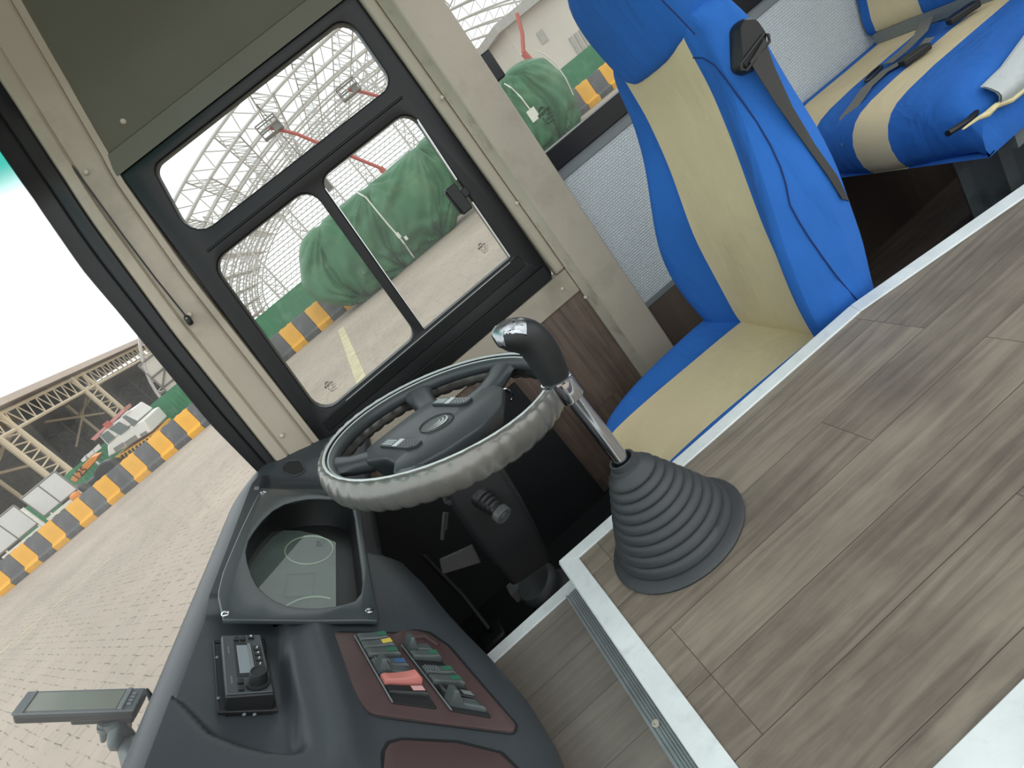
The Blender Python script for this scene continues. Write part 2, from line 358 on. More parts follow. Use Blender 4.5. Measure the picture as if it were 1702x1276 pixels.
struct(b.build('trim_1', M_alu, bevel=.001), 'aluminium trim along the well edge of the platform')
b = MB(); b.prism([(x, y, ZP+.0005) for x, y in [(.647, .869), (1.02, .790), (2.2, .54), (2.2, .512), (1.015, .758), (.636, .838)]], (0, 0, .004))
b.prism([(x, y, ZP) for x, y in [(.647, .869), (1.02, .790), (1.021, .796), (.649, .875)]], (0, 0, -.03))
struct(b.build('trim_2', M_alu, bevel=.001), 'aluminium trim bending toward the aisle behind the driver seat')
b = MB(); b.prism([(x, y, ZP) for x, y in [(-.075, YK), (-.042, .852), (-.042, .262), (-.077, .262)]], (0, 0, .004))
b.prism([(x, y, ZP) for x, y in [(-.0775, YK), (-.075, YK), (-.075, .262), (-.0775, .262)]], (0, 0, -.03))
struct(b.build('trim_3', M_alu, bevel=.001), 'wide white aluminium trim along the front edge of the platform')
b = MB(); b.box((-.075, .258, ZP), (2.2, .3, ZP+.004)); b.box((-.075, .2565, ZP-.04), (2.2, .2595, ZP+.003)); struct(b.build('trim_4', M_alu, bevel=.001), 'pale trim along the aisle edge of the platform')
b = MB(); b.box((-.66, .888, ZS), (-.079, .917, ZS+.004)); b.box((-.66, .912, ZS-.04), (-.079, .918, ZS+.003)); struct(b.build('trim_5', M_alu, bevel=.001), 'aluminium trim between front step and driver well')
b = MB(); b.box((-.108, -.2, ZS), (-.0785, .888, ZS+.003)); b.box((-.110, -.2, ZS), (-.1055, .888, ZS+.0055))
for k in range(6): b.box((-.102+k*.0042, -.2, ZS+.002), (-.0998+k*.0042, .888, ZS+.0052))
nz = struct(b.build('trim_6', M_rib, bevel=0), 'ribbed aluminium step nosing under the platform edge')
p = Zp(1091, 1203, ZS+.004); b = MB(); b.lathe([(.0055, 0), (.0055, .003), (.0035, .0035), (.0030, .0015), (.0005, .001)], p, (0, 0, 1), 18)
tag(b.build('rivet', M_white, nz), 'white ring-shaped rivet')
b = MB(); p = Zp(1146, 768, ZP+.004); b.box((p.x-.002, p.y-.001, p.z-.0002), (p.x+.002, p.y+.001, p.z+.0004))
# front bulkhead under the windscreen 
b = MB(); b.box((-.72, -.7, -1.15), (-.665, 1.64, -.42)); struct(b.build('wall_front', M_mat, smooth=0), 'dark front bulkhead under the dashboard')
# ceiling and cove
b = MB(); b.box((-.62, .62, ZC), (3.0, 1.14, ZC+.04)); struct(b.build('ceiling', M_cream, smooth=0))
def surf(px, py, yf):
    v = ray(px, py); z = .5
    for k in range(80): z = .5*z + .5*v.z*(yf(z)/v.y)
    return v*(yf(z)/v.y)
zs = [.424, .468, .472, .50, .54, .60, .67, .75, .82, .90, 1.0]
def edge_on(pix, yf):
    '''X of a straight moulded edge at each height, following the bend of the surface y = yf(z)'''
    T = []
    for (x0, y0), (x1, y1) in zip(pix, pix[1:]):
        for k in range(16): q = surf(lerp(x0, x1, k/16), lerp(y0, y1, k/16), yf); T.append((q.z, q.x))
    T.sort(); k0 = (T[12][1]-T[0][1])/(T[12][0]-T[0][0]); k1 = (T[-1][1]-T[-6][1])/(T[-1][0]-T[-6][0])
    T = [(T[0][0]-1, T[0][1]-k0)] + T + [(T[-1][0]+1, T[-1][1]+k1)]
    return lambda z: sum(interp(z+d, T) for d in (-.02, -.01, 0, .01, .02))/5
def yoff(z): return cove(z)-1.612 if z > .47 else 0
XR = edge_on([(518, 716), (310, 450), (197, 289), (185, 263), (110, 132), (35, 0)], lambda z: 1.610+yoff(z))
cvl = XR
b = MB(); rows = []
for z in zs:
    y = 1.606 if z < .47 else cove(z)
    rows.append([V(lerp(cvl(z)-.012, 3.0, t), y, z) for t in (0, .03, .1, .3, .6, 1)])
b.loft(rows, closed=False, cap=False)
rows2 = [[p + V(0, .03, .015) for p in r] for r in rows]; b.loft(rows2, closed=False, cap=False)
b.poly([r[0] for r in rows] + [r[0] for r in rows2][::-1])
wr_ = struct(b.build('wall_right', M_cove_shaded, smooth=28), 'cream cove panel above the driver window')
b = MB(); p = Yp(205, 202, 1.53)
v = ray(205, 202); z = .5
for k in range(40):
    z = v.z*(cove(z)/v.y)
p = v*(cove(z)/v.y); b.dome(p, .0065, (0, -.85, -.4)); b.build('screw', M_cream_lt, wr_)
# pillar between windscreen and side window
XL = edge_on([(445, 752), (286, 553), (150, 368), (37, 195), (0, 138)], lambda z: 1.575+yoff(z))
XG = edge_on([(417, 775), (347, 704), (196, 520), (136, 450), (0, 254)], lambda z: 1.556+yoff(z))
b = MB(); rows = []
prof = [(-.12, 1.642), (-.02, 1.640), (0, 1.608), (.13, 1.604), (.155, 1.609), (.18, 1.600), (.22, 1.597), (.45, 1.592), (.66, 1.584), (.70, 1.588), (.73, 1.580), (.85, 1.576), (.95, 1.575), (1, 1.580), (1.0, 1.605)]
for k in range(46):
    z = -.46 + 1.5*k/45
    rows.append([V(lerp(XR(z), XL(z), t), y + yoff(z), z) for t, y in prof])
b.loft(rows, closed=False, cap=False)
pa = struct(b.build('pillar', M_cream, smooth=40, recalc=False), 'cream pillar between windscreen and driver window')
for i, (x, y) in enumerate(((143, 286), (315, 523), (469, 724))):
    p = Yp(x, y, 1.583); b = MB(); b.dome(p, .0062, (0, -1, 0)); b.build('screw', M_cream_lt, pa)
# cord with its plug, lying in the pillar's groove
cd = thing('blind_cord', 'thin black cord with a plug end running down the windscreen pillar', 'cord', Yp(312, 530, 1.578))
b = MB(); b.tube([Yp(x, y, 1.579) for x, y in ((0, 118), (75, 217), (150, 316), (205, 392), (258, 462), (308, 524))], .0022, 8); b.build('cord', M_blackp, cd)
b = MB(); u = (Yp(322, 545, 1.575)-Yp(305, 520, 1.575)).normalized(); p = Yp(308, 524, 1.577)
b.lathe([(.003, 0), (.0065, .003), (.0075, .014), (.007, .022), (.004, .026)], p, u, 14); b.build('plug', M_blackp, cd)
b = MB(); b.dome(Yp(310, 529, 1.569), .0022, (0, -1, 0), k=1); tag(b.build('screw', M_chrome, cd), 'tiny chrome screw')
# windscreen
ws = thing('window_3', None, None, (-.6, 1.4, -.4)); struct(ws, 'large windscreen with a green sun strip at its top')
b = MB(); rows = []
for k in range(46):
    z = -.46 + 1.5*k/45; a, g = XL(z), XG(z); y0 = yoff(z)
    rows.append([V(lerp(a, g, t), y + y0, z) for t, y in ((-.06, 1.60), (-.05, 1.584), (.03, 1.572), (.2, 1.570), (.42, 1.572), (.46, 1.566), (.5, 1.572), (.75, 1.566), (.96, 1.556), (1, 1.560), (1.0, 1.575))])
b.loft(rows, closed=False, cap=False); b.build('rubber_seal', M_seal, ws, smooth=40, recalc=False)
b = MB(); rows = []
for k in range(24):
    z = -.46 + 1.5*k/23; g = XG(z); y0 = yoff(z)
    rows.append([V(g+.004, 1.568+y0, z), V(g-.03, 1.54+y0*.95, z), V(g-.065, 1.47+y0*.8, z), V(g-.092, 1.35+y0*.4, z), V(g-.11, 1.1, z), V(g-.12, .6, z), V(g-.12, 0, z), V(g-.12, -.7, z)])
b.loft(rows, closed=False, cap=False); b.build('pane', M_screen, ws, smooth=60, recalc=False)
# driver's window
w1 = thing('window_1', None, None, (0, YW, -.433)); struct(w1, 'black-framed driver side window with one upper and two lower panes')
H1 = rpoly([(-.217, .397), (.371, .397), (.366, .219), (-.268, .226)], [.03, .04, .035, .045])
H2 = rpoly([(-.274, .160), (.036, .157), (-.004, -.308), (-.347, -.308)], [.045, .04, .035, .045])
H3 = rpoly([(.064, .155), (.359, .152), (.341, -.309), (.022, -.309)], [.035, .04, .004, .004])
b = MB(); b.plate(rpoly([(-.282, .433), (.418, .433), (.412, -.433), (-.412, -.433)], .02, 4), [H1[::-1], H2[::-1], H3[::-1]], WM(1.632), .04, .004)
b.prism([(-.36, 1.612, -.318), (.36, 1.612, -.318), (.36, 1.612, -.352), (-.36, 1.612, -.352)], (0, -.008, 0))
b.prism([(-.39, 1.612, -.385), (.40, 1.612, -.385), (.40, 1.612, -.43), (-.40, 1.612, -.43)], (0, -.014, 0))
b.prism([(-.26, 1.612, .190), (.362, 1.612, .186), (.362, 1.612, .180), (-.26, 1.612, .184)], (0, -.004, 0))
b.build('window_frame', M_frame, w1, smooth=40, bevel=.002)
for H in (H1, H2, H3):
    b = MB(); b.poly([(x, 1.642, z) for x, z in H]); b.build('pane', M_glass, w1, smooth=0)
b = MB()  # pale strips added to stand for daylight on the pane reveals
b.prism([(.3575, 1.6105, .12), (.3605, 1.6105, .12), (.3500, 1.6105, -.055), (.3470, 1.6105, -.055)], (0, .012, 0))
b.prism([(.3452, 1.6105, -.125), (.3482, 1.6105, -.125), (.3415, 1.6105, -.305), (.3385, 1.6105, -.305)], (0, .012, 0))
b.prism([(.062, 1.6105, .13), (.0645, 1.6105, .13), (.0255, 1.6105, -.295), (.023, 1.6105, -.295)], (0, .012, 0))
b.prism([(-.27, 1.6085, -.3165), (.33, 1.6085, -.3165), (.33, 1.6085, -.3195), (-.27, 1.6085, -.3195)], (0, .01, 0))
tag(b.build('lit_reveal_strip', M_lit_reveal, w1), 'thin bright strip added as the sky-lit pane reveal')
b = MB(); b.box((.302, 1.585, -.135), (.334, 1.614, -.055)); b.box((.332, 1.588, -.105), (.352, 1.614, -.08)); b.box((.297, 1.590, -.13), (.303, 1.61, -.06))
b.build('latch', M_blackp, w1, bevel=.004)
def etched(px, py, s, parent, y, full=False):
    q = Yp(px, py, y); M = frame_mat(q, (1, 0, .03), (0, 0, 1)); b = MB(); b.M = M
    def arc(r, w, a0=0, a1=180):
        P = [(r*math.cos(math.radians(lerp(a0, a1, k/16))), r*math.sin(math.radians(lerp(a0, a1, k/16)))) for k in range(17)]
        Q = [((r-w)*math.cos(math.radians(lerp(a0, a1, k/16))), (r-w)*math.sin(math.radians(lerp(a0, a1, k/16)))) for k in range(17)]
        b.loft([[(x, z, 0) for x, z in P], [(x, z, 0) for x, z in Q]], closed=False, cap=False)
    b.M = M @ Matrix.Translation((-.001*s, .010*s, 0)); arc(.0085*s, .0018*s); arc(.0058*s, .0014*s, 15, 165); arc(.0034*s, .0014*s, 30, 150)
    b.M = M
    b.text('安全玻璃', Matrix.Translation((0, .004*s, 0)), .0086*s, 0, bold=.00035*s)
    b.text('E', Matrix.Translation((-.009*s, -.006*s, 0)), .007*s, 0, bold=.0003*s)
    def ln(x0, x1, z, h=.0009): b.poly([(x0*s, (z-h)*s, 0), (x1*s, (z-h)*s, 0), (x1*s, (z+h)*s, 0), (x0*s, (z+h)*s, 0)])
    ln(.003, .012, -.004); ln(-.003, .012, -.010, .0006); ln(-.012, -.004, -.012, .0006); ln(-.002, .014, -.0135, .0007); ln(-.012, -.004, -.017); ln(-.008, .012, -.0205, .0008)
    b.loft([[(r*s*math.cos(a)+.0145*s, r*s*math.sin(a)-.009*s, 0) for a in [math.radians(-60+k*17) for k in range(13)]] for r in (.0048, .004)], closed=False, cap=False)
    return b.build('etched_mark', M_mark, parent, smooth=0, recalc=False)
etched(802, 411, .78, w1, 1.640); etched(548, 641, .82, w1, 1.640)
# frame round the window: sill, flange, wood panel, rear pillar
b = MB(); b.box((-.46, 1.603, -.514), (.447, 1.64, -.434)); b.prism([(-.46, 1.603, -.436), (.447, 1.603, -.436), (.447, 1.62, -.428), (-.46, 1.62, -.428)], (0, .01, 0))
sl = struct(b.build('trim_7', M_cream, bevel=.004), 'cream sill strip under the driver window')
b = MB(); b.dome(Yp(935, 480, 1.603), .0058, (0, -1, 0)); tag(b.build('screw', M_white, sl), 'white screw')
b = MB(); b.box((.4165, 1.597, -.432), (.4475, 1.64, .468)); struct(b.build('trim_8', M_cream, bevel=.007), 'cream upright strip beside the driver window')
b = MB(); b.box((-.70, 1.612, ZW), (.47, 1.66, -.512)); struct(b.build('wall_right', M_woodw, smooth=0), 'brown wood-look panel under the driver window')
b = MB(); b.box((-.70, 1.596, ZW), (.125, 1.612, -.60)); struct(b.build('wall_right', M_mat, smooth=0), 'black kick panel low beside the driver footwell')
b = MB(); P = [(.4485, 1.64), (.4485, 1.600), (.4525, 1.594), (.4655, 1.556), (.470, 1.553), (.562, 1.553), (.570, 1.556), (.575, 1.563), (.584, 1.64)]
b.loft([[(x, y, z) for x, y in P] for z in (ZW, -.6, 0, .62)], closed=False, cap=False, mi=lambda j, i: 1 if i in (1, 2) else 0)
pb = struct(b.build('pillar', [M_cream, M_cream_lt], smooth=28, recalc=False), 'wide cream pillar behind the driver window')
for x, y in ((734.6, 162), (859, 337.6), (973, 494)):
    b = MB(); b.dome(Yp(x, y, 1.588), .0055, (-.6, -.8, 0)); tag(b.build('screw', M_white, pb), 'white screw')
b = MB(); q = Yp(843, 652, 1.600); b.tube([q + V(.012*math.cos(a) - .004, -.012, .020*math.sin(a)) for a in [math.radians(100-200*k/12) for k in range(13)]], .0035, 8); b.bar(q+V(-.006, -.012, .0195), q+V(-.006, .014, .0195), .0035, 8)
tag(b.build('hook', M_chrome), 'small chrome hook on the wood panel, seen through the steering wheel', 'hook')
# rear side: silver panel, second window
b = MB(); b.box((.575, 1.618, -.687), (3.0, 1.66, -.236)); struct(b.build('wall_right', M_silver, smooth=0), 'silver embossed side panel beside the seats')
b = MB(); b.box((.575, 1.612, -.238), (3.0, 1.66, -.206)); b.box((.575, 1.613, -.705), (3.0, 1.66, -.686)); struct(b.build('trim_9', M_gtrim, bevel=.002), 'grey trim strips around the silver panel')
b = MB(); b.box((.575, 1.616, ZW), (3.0, 1.66, -.703)); struct(b.build('wall_right', M_woodd, smooth=0), 'dark wood-look side panel low behind the driver seat')
w2 = thing('window_2', None, None, (1.8, YW, -.21)); struct(w2, 'passenger side window behind the pillar')
b = MB(); b.box((.575, 1.60, -.207), (3.0, 1.66, -.148)); b.box((.575, 1.615, -.15), (.594, 1.66, .45)); b.box((.575, 1.60, .44), (3.0, 1.66, .475)); b.box((2.98, 1.61, -.15), (3.0, 1.66, .45))
b.build('window_frame', M_frame, w2, bevel=.003)
b = MB(); b.poly([(.59, 1.642, -.15), (2.99, 1.642, -.15), (2.99, 1.642, .445), (.59, 1.642, .445)]); b.build('pane', M_glassr, w2, smooth=0)
b = MB(); q = Yp(815, 111, 1.60); b.box((q.x-.014, 1.585, q.z-.04), (q.x+.018, 1.645, q.z+.035)); b.box((q.x-.03, 1.60, q.z+.0), (q.x-.012, 1.645, q.z+.03)); b.build('latch', M_blackp, w2, bevel=.004)
etched(906, 190, 1.25, w2, 1.640)
# ------------------------------------------------------------------ driver's seat
YS = 1.135; HB = .129
ds = thing('driver_seat', 'blue driver seat with beige centre stripe and headrest behind the steering wheel', 'seat', (.5, YS, ZW))
def stripe(p, q): return 1 if abs(p-YS) <= HB+1e-4 and abs(q-YS) <= HB+1e-4 else 0
def ylist(w):
    a = [-1, -.985, -.94, -.87, -.78, -.68, -.58]
    L = [x*w for x in a if abs(x*w) > HB+.004] ; n = 7-len(L)
    while n > 0: L.append(-(HB + .004 + .003*n)); n -= 1
    L = sorted(L)[:7]; mid = [-HB, -HB*.66, -HB*.33, 0, HB*.33, HB*.66, HB]
    return L + mid + [-x for x in L[::-1]]
FX = [(-.80, .655), (-.735, .642), (-.61, .647), (-.49, .655), (-.395, .669), (-.27, .687), (-.19, .697), (-.10, .696), (-.06, .70)]
FW = [(-.84, .21), (-.78, .235), (-.7, .252), (-.6, .262), (-.5, .260), (-.42, .250), (-.35, .235), (-.26, .212), (-.18, .205), (-.12, .205), (-.085, .195), (-.06, .17)]
FB = [(-.8, .02), (-.72, .045), (-.6, .062), (-.5, .055), (-.4, .038), (-.3, .020), (-.2, .006), (-.1, -.006)]
FT = [(-.8, .08), (-.6, .105), (-.4, .12), (-.25, .105), (-.15, .085), (-.06, .05)]
rings = []; cols = None
zl = [-.83, -.80, -.77, -.74, -.71, -.67, -.63, -.58, -.53, -.48, -.43, -.38, -.33, -.28, -.23, -.19, -.15, -.12, -.10, -.085, -.072, -.062]
for z in zl:
    w = interp(z, FW); x0 = interp(z, FX); bb = interp(z, FB); t = interp(z, FT); Y = ylist(w); r = []
    for y in Y:
        s = abs(y)/w; k = sstep(HB/w, .80, s)
        xx = x0 - bb*k + (.05+bb)*sstep(.86, 1.0, s)**1.5 + .006*(1-s*s) + .006*noise.noise(V(y*5, z*5, 3))
        yy = YS + y
        if yy < YS and z < -.6: yy = max(yy, .892)
        r.append(V(xx, yy, z))
    nb = 9
    for k in range(nb):
        a = math.pi*(k+.5)/nb; cs = math.cos(a)
        yy = YS + w*.97*math.copysign(abs(cs)**.55, cs)
        if z < -.6: yy = max(yy, .895)
        if yy < YS and z > -.6: yy += 0.018*noise.noise(V(a*2.2+z*2.5, z*4.5, 8)) + .006*noise.noise(V(a*5-z*4, z*3, 2))
        r.append(V(x0 + .05 + t*(.35 + .65*math.sin(a)**.5) - .03, yy, z + .0))
    rings.append(r)
nY = len(ylist(.2))
b = MB(); b.loft(rings, mi=lambda j, i: 1 if 7 <= i < 13 else 0)
b.build('backrest', [M_blue, M_beige], ds, smooth=60, subsurf=1)
BV = BVHTree.FromPolygons([tuple(p) for p in b.v], b.f)
b = MB(); P = [onto(BV, px, py, .0005, .92) for px, py in ((1152, 96), (1168, 96), (1187, 108), (1210, 137), (1235, 170), (1258, 203), (1280, 240), (1297, 276), (1306, 305), (1313, 340), (1328, 368), (1345, 395), (1368, 428), (1390, 458), (1410, 482), (1428, 502))]
b.tube(P, .0014, 6); tag(b.build('seam', M_seamb, ds), 'dark blue stitched seam')
# headrest
rings = []
for z, w, xf, xb, e in ((-.118, .135, .700, .80, 0), (-.108, .142, .688, .815, 0), (-.08, .152, .680, .825, 0), (-.04, .163, .674, .83, 0), (.0, .169, .668, .832, 0), (.04, .172, .668, .83, 0), (.08, .168, .672, .826, 0), (.11, .155, .682, .815, 0), (.132, .12, .70, .795, 0), (.14, .07, .72, .775, 0)):
    cx, hx = (xf+xb)/2, (xb-xf)/2; r = []
    for k in range(36):
        a = 2*math.pi*k/36; c_, s_ = math.cos(a), math.sin(a)
        q = V(cx + hx*math.copysign(abs(c_)**.5, c_), YS + w*math.copysign(abs(s_)**.55, s_), z + .012*math.cos(a*3+1)*(1 if z < -.1 else .2))
        r.append(q + V(noise.noise(q*14), noise.noise(q*14+V(5, 0, 0)), 0)*.004)
    rings.append(r)
b = MB(); b.loft(rings); hr = b.build('headrest', M_blue, ds, smooth=60, subsurf=1)
b = MB(); b.tube([Yp(x, y, .975) - ray(x, y).normalized()*.006 for x, y in ((1155, 57), (1125, 25), (1100, 0))], .0013, 6); tag(b.build('seam', M_seamb, hr), 'dark blue stitched seam')
# cushion
rings = []
for x, w, zt, hgt in ((.165, .10, -.80, .03), (.172, .145, -.775, .055), (.19, .172, -.758, .08), (.22, .190, -.747, .10), (.27, .208, -.741, .115), (.34, .226, -.738, .12), (.42, .240, -.738, .12), (.50, .250, -.740, .12), (.58, .256, -.742, .12), (.64, .256, -.745, .12), (.70, .25, -.75, .11)):
    Y = ylist(max(w, .15)); r = []
    for y in Y:
        s = abs(y)/max(w, .15); r.append(V(x, max(YS+y*(w/max(w, .15)), .893), zt + .024*sstep(.5, .85, s) - (.05+.024)*sstep(.84, 1, s)**2 - .006*(1-s*s) + .003*noise.noise(V(x*7, y*7, 0))))
    for k in range(9):
        a = math.pi*(k+.5)/9; cs = math.cos(a); r.append(V(x + (.0 if x > .3 else .02), max(YS + w*.97*math.copysign(abs(cs)**.4, cs), .895), zt - .05 - (hgt-.05)*math.sin(a)**.4))
    rings.append(r)
b = MB(); b.loft(rings, mi=lambda j, i: 1 if 7 <= i < 13 else 0)
b.build('cushion', [M_blue, M_beige], ds, smooth=60, subsurf=1)
b = MB(); b.box((.26, .95, ZW), (.62, 1.30, -.84)); b.box((.20, .93, -.875), (.72, 1.34, -.845)); b.box((.70, .97, -.86), (.74, 1.28, -.66))
tag(b.build('base', M_blackp, ds, bevel=.008), 'black pedestal base')
# belt guide on the shoulder and its strap
O = Yp(1238, 82, .935); b = MB()
u = (Yp(1268, 62, .935)-Yp(1212, 60, .935)).normalized(); v_ = (Yp(1245, 115, .935)-Yp(1225, 48, .935)); v_ = (v_-u*v_.dot(u)).normalized()
b.M = frame_mat(O, u, v_)
pts = rpoly([(-.030, -.040), (.006, -.044), (.028, -.022), (.031, .012), (.006, .040), (-.016, .036)], [.02, .018, .012, .01, .012, .02])
b.loft([[(x*s, y*s, h) for x, y in pts] for s, h in ((.9, -.02), (1, -.012), (1, .008), (.93, .016), (.75, .021), (.4, .022))])
bg = b.build('belt_guide', M_blackp, ds, smooth=45)
b = MB(); q0, q1 = Yp(1274, 62, .912), Yp(1236, 112, .912); d_ = (q1-q0).normalized(); nn = V(.1, -1, .1).normalized(); w_ = d_.cross(nn).normalized()
L = (q1-q0).length
b.tube([q0 + w_*.007, q0 + w_*.007 + d_*L*.5, q0+d_*L+w_*.007, q0+d_*(L+.005), q0+d_*L-w_*.008, q0+d_*L*.5-w_*.008, q0-w_*.008, q0-d_*.005], .0028, 8, closed=True)
tag(b.build('ring', M_blackp, bg), 'black oblong belt ring')
A = [((1247, 103), (1271, 64), .910), ((1256, 118), (1288, 112), .908), ((1290, 172), (1318, 178), .906), ((1335, 235), (1355, 240), .91), ((1375, 290), (1392, 292), .935), ((1400, 330), (1412, 334), .97)]
def near(px, py, y): return Yp(px, py, min(onto(BV, px, py, .006, 9).y, y))
b = MB(); b.loft([[near(*p, y), (near(*p, y)+near(*q, y))/2 + V(0, -.001, 0), near(*q, y), near(*q, y)+V(.001, .003, 0), near(*p, y)+V(.001, .003, 0)] for p, q, y in A]); tag(b.build('belt', M_belt, ds, smooth=50), 'dark grey seat belt webbing')
# ------------------------------------------------------------------ passenger bench
pbn = thing('passenger_bench', 'blue and beige striped double passenger seat by the silver side panel', 'seat', (1.45, 1.3, ZW))
YB = [1.605, 1.575, 1.535, 1.49, 1.425, 1.41, 1.36, 1.31, 1.275, 1.22, 1.175, 1.16, 1.12, 1.06, 1.01, .985]
def bmi(y0, y1):
    ym = (y0+y1)/2; return 1 if (1.425 < ym < 1.575 or 1.175 < ym < 1.275) else 0
rings = []
for x, zt, zb in ((1.180, -.6835, -.6845), (1.166, -.655, -.686), (1.160, -.62, -.687), (1.163, -.59, -.688), (1.175, -.565, -.688), (1.195, -.546, -.688), (1.22, -.535, -.688), (1.26, -.528, -.688), (1.35, -.524, -.688), (1.5, -.524, -.688), (1.65, -.526, -.68), (1.74, -.53, -.68)):
    r = [V(x + .012*math.sin(y*14), y, max(zb+.003, zt - .05*sstep(1.03, .98, y) - .008*sstep(.02, 0, abs(y-1.35)) + .004*noise.noise(V(x*6, y*6, 1)))) for y in YB] + [V(x+.012, y, zb) for y in YB[::-1]]
    rings.append(r)
n_ = len(YB)
def bm_(j, i): return bmi(YB[i], YB[i+1]) if i < n_-1 else (bmi(YB[2*n_-1-i], YB[2*n_-2-i]) if n_ <= i < 2*n_-1 else 0)
b = MB(); b.loft(rings, mi=bm_); b.build('cushion', [M_blue, M_beige], pbn, smooth=55)
rings = []
for z, x, t in ((-.505, 1.665, .05), (-.49, 1.65, .08), (-.45, 1.65, .10), (-.3, 1.68, .11), (-.1, 1.72, .10), (.05, 1.75, .09), (.1, 1.78, .05)):
    rings.append([V(x, y, z) for y in YB] + [V(x+t, y, z) for y in YB[::-1]])
b = MB(); b.loft(rings, mi=bm_); b.build('backrest', [M_blue, M_beige], pbn, smooth=55)
b = MB(); b.box((1.64, 1.0, -.525), (1.72, 1.58, -.495)); b.box((1.27, 1.0, -.73), (1.7, 1.58, -.692)); tag(b.build('seat_frame', M_gtrim, pbn), 'grey steel seat frame')
def ribbon(P, w, mt, name, lab, side=V(0, 1, 0)):
    b = MB(); rr = []
    for i, p in enumerate(P):
        t = (P[min(i+1, len(P)-1)]-P[max(i-1, 0)]).normalized(); s = t.cross(V(0, 0, 1)); s = s.normalized() if s.length > .05 else side
        rr.append([p - s*w/2, p + s*w/2, p + s*w/2 + V(0, 0, -.002), p - s*w/2 + V(0, 0, -.002)])
    b.loft(rr); return tag(b.build(name, mt, pbn, smooth=60), lab)
zt = -.522
ribbon([Zp(1545, 62, zt+.02), Zp(1520, 90, zt+.006), Zp(1470, 118, zt+.006), Zp(1440, 145, zt+.004), Zp(1424, 168, zt+.0), Yp(1412, 195, 1.33)+V(-.01, 0, .01), Yp(1415, 232, 1.30)+V(-.012, 0, 0)], .034, M_beltg, 'belt', 'grey lap belt hanging over the seat front')
ribbon([Zp(1540, 30, zt+.02), Zp(1530, 55, zt+.02), Zp(1500, 85, zt+.01), Zp(1475, 105, zt+.008)], .034, M_beltg, 'belt', 'grey lap belt lying across the seat')
b = MB(); q = Zp(1452, 122, zt+.006); b.tube([q + V(.028*math.cos(a)*1.1 + .02*math.sin(a), .014*math.sin(a), 0) for a in [2*math.pi*k/18 for k in range(18)]], .004, 7, closed=True); tag(b.build('buckle_tongue', M_blackp, pbn), 'black oval belt tongue')
for c0, d0, lab in ((Zp(1520, 92, zt+.012), V(.06, -.02, 0), 'black buckle by the belt tongue'), (Zp(1600, 22, zt+.014), V(.06, -.03, 0), 'black buckle near the backrest')):
    b = MB(); dd = d0.normalized(); ss = dd.cross(V(0, 0, 1)); b.prism([c0-dd*.035-ss*.014+V(0, 0, -.008), c0+dd*.035-ss*.016+V(0, 0, -.008), c0+dd*.035+ss*.016+V(0, 0, -.008), c0-dd*.035+ss*.014+V(0, 0, -.008)], (0, 0, .018))
    tag(b.build('buckle', M_blackp, pbn, bevel=.004), lab)
# torn cover at the aisle end of the bench
M_foam = mat('yellowed_foam', (206, 194, 150), .9, var=.15, vscale=40, bump=.6, bscale=90); M_vinyl = mat('pale_grey_vinyl', (176, 182, 180), .45, var=.08, dirt=(130, 132, 128), dscale=9)
Pt = [Yp(x, y, .99) for x, y in ((1634, 143), (1668, 110), (1705, 60), (1740, 5))]; Pb_ = [Yp(x, y, .965) for x, y in ((1662, 175), (1690, 158), (1730, 122), (1775, 75))]
b = MB(); b.loft([[lerp(a, c, t) + V(0, -.018*math.sin(math.pi*t), 0) for t in (0, .2, .4, .6, .8, 1)] for a, c in zip(Pt, Pb_)], closed=False, cap=False)
b.loft([[lerp(a, c, t) + V(0, .006-.018*math.sin(math.pi*t), 0) for t in (0, .2, .4, .6, .8, 1)] for a, c in zip(Pt, Pb_)], closed=False, cap=False)
tag(b.build('torn_cover', M_vinyl, pbn, smooth=60), 'torn pale grey end cover')
b = MB(); b.tube([Yp(x, y, .968) for x, y in ((1600, 215), (1625, 197), (1640, 190), (1655, 176), (1680, 167), (1730, 126), (1775, 80))], [.002, .004, .007, .006, .006, .006, .006], 8); tag(b.build('foam_edge', M_foam, pbn), 'exposed yellowed foam edge')
b = MB(); b.tube([Yp(x, y, 1.0) for x, y in ((1575, 222), (1610, 200), (1650, 160), (1700, 110))], .007, 8); tag(b.build('cover_fold', M_blackp, pbn), 'dark fold under the torn cover')
# pleated grey box under the bench
M_gbox = mat('grey_painted_steel', (156, 163, 163), .5, var=.07, dirt=(90, 90, 84), dscale=5)
b = MB(); P = [(1.56, 1.42), (1.50, 1.36), (1.525, 1.345), (1.525, 1.25), (1.50, 1.235), (1.525, 1.22), (1.525, 1.12), (1.50, 1.105), (1.525, 1.09), (1.525, .99), (1.55, .97), (2.3, .97), (2.3, 1.42)]
b.prism([(x, y, ZW) for x, y in P], (0, 0, .362)); tag(b.build('seat_pedestal', M_gbox, None, smooth=0, bevel=.003), 'grey pleated steel box carrying the passenger bench', 'pedestal')
